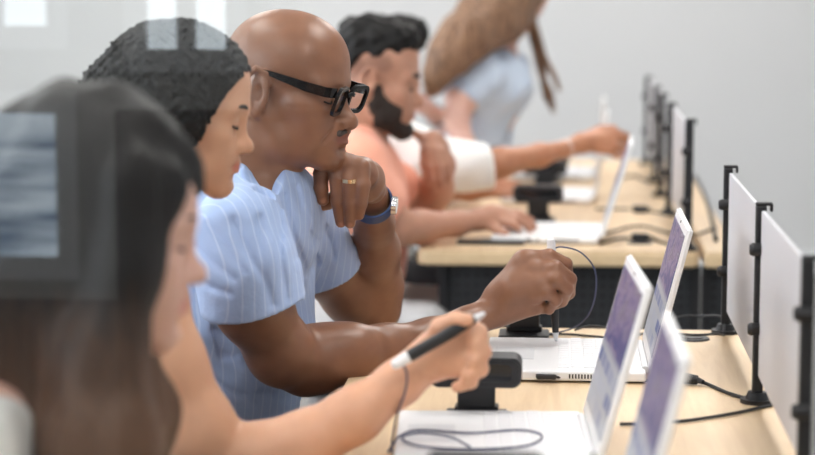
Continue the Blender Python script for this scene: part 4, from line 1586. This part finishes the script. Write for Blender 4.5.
# far arm: elbow on the desk, hand hanging at the chin
S.chain(px_chain([(362, 168, 4.77, .055), (390, 190, 4.82, .048), (424, 207, 4.84, .040)]), k=.03)
S.chain(px_chain([(424, 207, 4.84, .042), (436, 190, 4.82, .042), (441, 165, 4.76, .032), (438, 148, 4.70, .024)]), k=.02)
S.chain(px_chain([(438, 148, 4.70, .024), (433, 143, 4.67, .027), (432, 152, 4.645, .026)]), k=.015)
fingers(S, [
    px_chain([(426, 150, 4.65, .012), (424, 163, 4.64, .0105), (427, 176, 4.645, .0095), (428, 184, 4.65, .0082)]),
    px_chain([(431, 152, 4.635, .012), (431, 166, 4.625, .0105), (433, 180, 4.63, .0095), (435, 189, 4.64, .0082)]),
    px_chain([(437, 152, 4.63, .012), (440, 166, 4.62, .0105), (441, 179, 4.625, .0095), (442, 187, 4.635, .0082)]),
    px_chain([(443, 152, 4.64, .0115), (447, 164, 4.63, .0098), (448, 174, 4.635, .0088), (448, 181, 4.645, .0078)]),
    px_chain([(430, 142, 4.68, .013), (421, 137, 4.67, .011), (413, 132, 4.655, .0092)]),
], k=.0035, root_k=.01)
sdf_obj('body', S, .0048, M['skin_tan'], root, tint=head_tints(H4, (.85, .6, .6)) + [(H4.p((x, s * .074, z)), .030, (.60, .58, .58)) for s in (-1, 1) for x, z in ((-.035, .030), (-.005, .050), (.02, .045), (-.055, .01))])
head_children(H4, root, M['hair_soft'], M['hair_soft'], thick=1.9)
Hh = Shape()
Hh.ell((-.018, 0, .078), (.096, .078, .078), k=.01, fr=H4)
Hh.ell((.040, 0, .108), (.052, .062, .036), k=.03, fr=H4)
Hh.ell((-.075, 0, .02), (.036, .060, .060), k=.03, fr=H4)
Hh.ell((.090, 0, .035), (.040, .070, .050), k=.015, sub=True, fr=H4)
Hh.ell((.025, -.085, .010), (.055, .03, .042), k=.02, sub=True, fr=H4)
Hh.ell((.025, .085, .010), (.055, .03, .042), k=.02, sub=True, fr=H4)
Hh.noise(sines([(130, 5), (260, 5)]), .005)
sdf_obj('hair', Hh, .004, M['hair_black'], root)
Bd = Shape()
for s in (-1, 1):
    Bd.chain([(H4.p((.012, s * .062, -.015)), .012), (H4.p((.010, s * .058, -.050)), .017), (H4.p((.028, s * .050, -.082)), .021), (H4.p((.080, s * .014, -.106)), .023)], k=.02)
    Bd.chain([(H4.p((.095, s * .004, -.055)), .0055), (H4.p((.084, s * .026, -.064)), .006), (H4.p((.078, s * .028, -.090)), .012)], k=.01)
    Bd.ell((.060, s * .040, -.070), (.018, .014, .020), k=.015, fr=H4)
    Bd.ell((.034, s * .052, -.058), (.044, .014, .036), k=.015, fr=H4)
Bd.ell((.086, 0, -.108), (.022, .026, .018), k=.015, fr=H4)
Bd.ell((.106, 0, -.072), (.018, .020, .009), k=.004, sub=True, fr=H4)
Bd.noise(sines([(300, 5), (600, 5)]), .0015)
M['beard'] = add_noise(mat('dark_beard', (0.030, 0.020, 0.016), 0.9), 300, .5, bump=.5)
sdf_obj('beard', Bd, .003, M['beard'], root)
T = Shape()
T.ell(W(352, 200, YS + .02), (.135, .19, .17), k=.05)
T.ell(W(350, 255, YS + .02), (.135, .18, .18), k=.05)
T.chain([(W(352, 152, YS), .068), (W(356, 170, YS - .15), .072)], k=.05)
T.chain([(W(352, 152, YS), .068), (W(362, 166, YS + .17), .072)], k=.05)
T.chain([(W(356, 170, 4.45), .070), (W(368, 196, 4.44), .072), (W(374, 205, 4.44), .074)], k=.03)
T.chain([(W(362, 168, 4.77), .070), (W(382, 186, 4.81), .072), (W(392, 192, 4.82), .072)], k=.03)
T.noise(fold, .005)
T.cap(W(384, 215, 4.45), W(410, 242, 4.46), .053, .06, k=.004, sub=True)
T.cap(W(402, 197, 4.83), W(440, 214, 4.85), .053, .06, k=.004, sub=True)
T.cap(H4.p((-.03, 0, -.08)), W(356, 150, YS), .063, .068, k=.004, sub=True)
T.cap(W(382, 140, YS), W(384, 165, YS - .02), .035, .01, k=.004, sub=True)
sdf_obj('shirt', T, .0065, M['shirt_salmon'], root)
seated_legs(root, (-.53, YS + .02, .55), .36, M['greypants'], M['shoe'], knee_dx=.22)
copy_tree(ch0, (-.57, YS + .02, 0), 'black office chair under the man in the salmon shirt')

# =============================================== person reaching in white
root = person_root('person in a white top reaching a bare forearm to a laptop lid, face hidden', -0.55, 5.25)
YW = 5.18
H5 = Frame(W(384, 66, YW + .02), rot(-10, 14, 0), 0.86)
S = Shape()
head_shape(S, H5, male=False)
S.chain([(H5.p((-.030, 0, -.035)), .054), (H5.p((-.055, 0, -.11)), .050), (W(372, 130, YW), .060)], k=.03)
S.ell(W(372, 170, YW), (.10, .15, .17), k=.05)
S.ell(W(370, 235, YW), (.10, .14, .18), k=.05)
S.chain([(W(378, 135, YW), .055), (W(388, 142, YW - .14), .05)], k=.04)
S.chain([(W(378, 135, YW), .055), (W(388, 142, YW + .15), .05)], k=.04)
S.chain(px_chain([(388, 142, 5.05, .050), (425, 158, 5.02, .045), (468, 168, 5.03, .038)]), k=.03)
S.chain(px_chain([(468, 168, 5.03, .038), (500, 163, 5.05, .037), (540, 155, 5.12, .028), (568, 148, 5.20, .021)]), k=.02)
S.chain(px_chain([(568, 148, 5.20, .021), (582, 143, 5.23, .025), (596, 141, 5.25, .024)]), k=.015)
fingers(S, [
    px_chain([(598, 133, 5.27, .0125), (614, 131, 5.30, .0105), (626, 136, 5.33, .0095), (630, 143, 5.34, .0085)]),
    px_chain([(600, 138, 5.25, .0125), (617, 137, 5.27, .0105), (629, 143, 5.30, .0095), (629, 150, 5.32, .0085)]),
    px_chain([(599, 144, 5.24, .012), (614, 145, 5.25, .0105), (626, 150, 5.28, .0095), (624, 156, 5.30, .0085)]),
    px_chain([(596, 149, 5.23, .0115), (609, 151, 5.24, .0098), (618, 156, 5.26, .0088)]),
    px_chain([(585, 137, 5.27, .013), (600, 129, 5.31, .0105), (614, 128, 5.34, .009)]),
], k=.0035, root_k=.01)
# other arm lies on the desk
S.chain(px_chain([(388, 142, 5.33, .050), (410, 178, 5.38, .042), (438, 190, 5.36, .036), (470, 190, 5.28, .026), (486, 189, 5.26, .022)]), k=.03)
S.chain(px_chain([(486, 189, 5.26, .022), (498, 187, 5.25, .024), (506, 187, 5.25, .022)]), k=.015)
fingers(S, [px_chain([(506, 185 + 2.2 * i, 5.28 - .02 * i, .010), (515, 184 + 2.4 * i, 5.28 - .02 * i, .0088), (523, 187 + 2.4 * i, 5.28 - .02 * i, .0075)]) for i in range(4)], .0035, .008)
fingers(S, [px_chain([(492, 191, 5.22, .012), (502, 194, 5.20, .010), (511, 195, 5.20, .008)])], .0035, .008)
sdf_obj('body', S, .005, M['skin_bronze'], root, tint=head_tints(H5, (.9, .6, .6)))
head_children(H5, root, M['hair_soft'], M['hair_soft'], male=False)
Hh = Shape()
Hh.ell((-.020, 0, .060), (.100, .084, .088), k=.01, fr=H5)
Hh.ell((-.075, 0, .01), (.050, .070, .070), k=.03, fr=H5)
Hh.ell(W(410, 33, YW), (.052, .050, .042), k=.05)
Hh.ell((.095, 0, .005), (.060, .080, .070), k=.02, sub=True, fr=H5)
Hh.noise(curl, .005)
sdf_obj('hair', Hh, .005, M['hair_black'], root)
T = Shape()
T.ell(W(372, 170, YW), (.12, .17, .16), k=.05)
T.ell(W(370, 235, YW), (.12, .16, .18), k=.05)
T.chain([(W(378, 135, YW), .062), (W(388, 142, YW - .14), .062)], k=.04)
T.chain([(W(378, 135, YW), .062), (W(388, 142, YW + .15), .062)], k=.04)
T.chain(px_chain([(388, 142, 5.05, .064), (425, 156, 5.02, .062), (462, 166, 5.03, .060), (490, 166, 5.045, .058)]), k=.03)
T.chain(px_chain([(388, 142, 5.33, .062), (408, 172, 5.37, .060), (425, 186, 5.37, .056)]), k=.03)
T.noise(fold, .005)
T.cap(W(486, 166, 5.045), W(520, 160, 5.07), .047, .05, k=.003, sub=True)
T.plane(W(489, 165, 5.045), W(520, 160, 5.07) - W(489, 165, 5.045), k=.003)
T.cap(H5.p((-.03, 0, -.08)), W(374, 128, YW), .056, .062, k=.004, sub=True)
sdf_obj('shirt', T, .0065, M['shirt_white'], root)
seated_legs(root, (-.50, YW, .55), .32, M['jeans'], M['shoeb'], knee_dx=.34)
copy_tree(ch0, (-.54, YW, 0), 'black office chair under the person in the white top')
br = band(W(566, 148.5, 5.195), W(575, 145, 5.21), .0225, .012, .002).build('bracelet', M['shirt_white'], None, smooth=True)
tag(br, 'pale bracelet on the wrist of the reaching bare forearm', 'bracelet')

# =============================================== standing woman leaning over
YL = 6.0
root = person_root('woman with long brown hair in a pale blue shirt, bending over the last desk', -0.35, YL)
H6 = Frame(W(512, 0, YL), rot(-20, 40, 0), 0.92)
S = Shape()
head_shape(S, H6, male=False)
S.chain([(H6.p((-.030, 0, -.035)), .052), (H6.p((-.04, 0, -.11)), .048), (W(497, 62, YL), .055)], k=.03)
S.ell(W(492, 85, YL), (.10, .15, .12), R=rot(0, -35, 0), k=.05)
S.ell(W(478, 130, YL), (.095, .13, .14), k=.05)
S.ell(W(462, 180, YL + .02), (.11, .15, .14), k=.05)
S.chain([(W(495, 68, YL), .05), (W(480, 76, YL - .15), .048)], k=.04)
S.chain([(W(495, 68, YL), .05), (W(490, 74, YL + .15), .048)], k=.04)
S.chain(px_chain([(478, 78, 5.85, .046), (462, 98, 5.80, .042), (456, 120, 5.78, .036)]), k=.03)
S.chain(px_chain([(456, 120, 5.78, .036), (464, 145, 5.76, .032), (474, 172, 5.76, .022)]), k=.02)
S.chain(px_chain([(474, 172, 5.76, .022), (480, 180, 5.76, .024), (486, 184, 5.76, .020)]), k=.012)
fingers(S, [px_chain([(486, 182 + 1.6 * i, 5.79 - .018 * i, .0098), (494, 183 + 1.6 * i, 5.79 - .018 * i, .0085), (500, 185 + 1.6 * i, 5.79 - .018 * i, .0072)]) for i in range(4)], .0035, .008)
fingers(S, [px_chain([(478, 184, 5.74, .011), (486, 189, 5.72, .0088)])], .0035, .008)
# other arm folded, wrist with the watch near the chin of the man in salmon
S.chain(px_chain([(490, 76, 6.15, .046), (468, 105, 6.10, .040), (452, 128, 6.02, .034)]), k=.03)
S.chain(px_chain([(452, 128, 6.02, .034), (444, 122, 5.92, .030), (436, 116, 5.82, .023), (430, 110, 5.76, .021)]), k=.02)
S.chain(px_chain([(430, 110, 5.76, .021), (424, 106, 5.73, .024), (419, 104, 5.71, .022)]), k=.012)
fingers(S, [px_chain([(419, 100 + 3 * i, 5.72 - .004 * i, .0105), (412, 100 + 3.2 * i, 5.70, .0090), (407, 104 + 3 * i, 5.70, .0078)]) for i in range(4)], .0035, .008)
fingers(S, [px_chain([(424, 100, 5.72, .012), (419, 95, 5.70, .0095)])], .0035, .008)
sdf_obj('body', S, .0055, M['skin_pink'], root, tint=head_tints(H6, (.9, .6, .6)))
head_children(H6, root, M['hair_soft'], M['hair_soft'], male=False)
m, nt, N, L, b, tc, nz = long_hair('long_brown_hair')
b.inputs['Base Color'].default_value = (0.21, 0.115, 0.07, 1)
rp = N.new('ShaderNodeValToRGB')
rp.color_ramp.elements[0].position = .35; rp.color_ramp.elements[0].color = (0.10, 0.055, 0.035, 1)
rp.color_ramp.elements[1].position = .68; rp.color_ramp.elements[1].color = (0.36, 0.205, 0.12, 1)
L.new(nz.outputs['Fac'], rp.inputs['Fac']); L.new(rp.outputs['Color'], b.inputs['Base Color'])
M['hair_brown'] = m
Hh = Shape()
Hh.ell((-.020, 0, .050), (.105, .088, .098), k=.01, fr=H6)
Hh.chain(px_chain([(505, 0, YL - .05, .095), (487, 16, YL - .14, .085), (465, 38, YL - .24, .070), (449, 56, YL - .27, .054), (437, 74, YL - .27, .036), (430, 92, YL - .25, .016)]), k=.04)
Hh.chain(px_chain([(514, 4, YL, .070), (506, 22, YL - .10, .055), (490, 34, YL - .20, .035)]), k=.03)
Hh.chain(px_chain([(462, 34, YL - .20, .055), (445, 56, YL - .25, .04), (432, 84, YL - .25, .02)]), k=.03)
Hh.ell((.120, 0, -.02), (.040, .040, .050), k=.015, sub=True, fr=H6)
Hh.noise(lambda P: strand(P * np.array((1, 1, .12))), .004)
hb = sdf_obj('hair', Hh, .006, M['hair_brown'], root)
sm = MB()
rs = random.Random(5)
for i in range(46):
    o1 = rs.gauss(0, 3.0); o2 = rs.gauss(0, 2.6); yy = YL + rs.uniform(-.03, .05); kf = rs.random()
    if kf < .68:
        P = [(524 + o1, 5), (534 + o1 * .8, 38), (541 + o1 * .6, 70), (547 + o2 * .7, 92 + rs.uniform(-4, 6)), (552 + o2 * .6, 106 + rs.uniform(-10, 8))]
    else:
        P = [(526 + o1, 5), (536 + o1 * .8, 30), (544 + o1 * .5, 55), (553 + o2 * .5, 75), (559 + o2 * .4, 88 + rs.uniform(-6, 5))]
    pts = spline([W(x, y, yy) for x, y in P], 5)
    sm.tube(pts, [.0042 * (1 - .6 * j / (len(pts) - 1)) for j in range(len(pts))], 5)
sm.build('hair_strand', M['hair_brown'], root, smooth=True)
T = Shape()
T.ell(W(494, 84, YL), (.115, .17, .12), R=rot(0, -35, 0), k=.05)
T.ell(W(478, 128, YL), (.105, .15, .15), k=.05)
T.ell(W(464, 165, YL + .02), (.12, .16, .12), k=.05)
T.chain([(W(498, 66, YL), .058), (W(480, 76, YL - .15), .062), (W(464, 92, YL - .19), .064)], k=.04)
T.chain([(W(498, 66, YL), .058), (W(490, 74, YL + .15), .060), (W(474, 98, YL + .11), .060)], k=.04)
T.noise(fold, .006)
T.cap(W(462, 98, 5.80), W(450, 125, 5.77), .050, .06, k=.004, sub=True)
T.cap(W(470, 102, 6.10), W(450, 132, 6.0), .047, .055, k=.004, sub=True)
T.cap(H6.p((-.03, 0, -.07)), W(502, 52, YL), .054, .058, k=.004, sub=True)
sdf_obj('shirt', T, .0065, M['shirt_pale'], root)
Lg = Shape()
hp = W(458, 195, YL + .02)
Lg.ell(hp, (.12, .17, .12), k=.03)
for s in (-1, 1):
    Lg.chain([(hp + (0, s * .08, -.03), .085), (np.array((hp[0] - .02, hp[1] + s * .09, .48)), .062), (np.array((hp[0] - .05, hp[1] + s * .09, .10)), .045)], k=.04)
Lg.plane((0, 0, .075), (0, 0, -1))
sdf_obj('trousers', Lg, .010, M['jeans'], root)
for s in (-1, 1):
    an = np.array((hp[0] - .05, hp[1] + s * .09, .06))
    F = Shape()
    F.ell(an, (.05, .036, .05), k=.01)
    F.cap(an + (.02, 0, -.015), an + (.14, 0, -.03), .034, .028, .03)
    F.plane((0, 0, .004), (0, 0, -1))
    sdf_obj('shoe', F, .007, M['shoeb'], root)
watch('wristwatch', 'black watch with bright dial on the wrist before the standing woman', W(436, 116, 5.82), W(444, 122, 5.92), .0275, (.1, -1, .3), M['strap_black'], M['silver'], .018)

mo = thing('computer_mouse', 'small white mouse under the fingertips of the man in salmon', 'mouse', Dk(517, 230, DZ + .019))
ms_ = Shape()
c_ = Dk(517, 231, DZ + .019)
ms_.ell(c_ + (0, 0, .002), (.030, .020, .016), k=.003)
ms_.plane(c_, (0, 0, -1), k=.002)
sdf_obj('shell', ms_, .002, M['white'], mo)
MB().cyl(c_ + (.012, 0, .014), c_ + (.012, .003, .014), .004, n=12).build('scroll_wheel', M['greyp'], mo, smooth=True)
EXPO = -0.10
# ---------------------------------------------------------------- camera, view
cd = bpy.data.cameras.new('camera')
cam = bpy.data.objects.new('camera', cd)
COL.objects.link(cam)
cam.location = V3(CAM)
cam.rotation_euler = Matrix(np.stack([_r, _u, -_f], 1).tolist()).to_euler()
cd.sensor_width = 36.0
cd.lens = F_PX / 815.0 * 36.0
cd.clip_start = 0.05
cd.dof.use_dof = True
cd.dof.focus_distance = 3.08
cd.dof.aperture_fstop = cd.lens / 1000 / 0.031
sc.camera = cam
w = bpy.data.worlds.new('world')
sc.world = w
w.use_nodes = True
w.node_tree.nodes['Background'].inputs[0].default_value = (0.8, 0.88, 1.0, 1)
w.node_tree.nodes['Background'].inputs[1].default_value = 1.0
sc.view_settings.view_transform = 'Standard'
sc.view_settings.look = 'None'
sc.view_settings.gamma = 1
sc.view_settings.use_curve_mapping = False
sc.view_settings.exposure = EXPO
sc.cycles.use_denoising = True
sc.cycles.max_bounces = 8
sc.cycles.diffuse_bounces = 5
sc.cycles.sample_clamp_indirect = 6
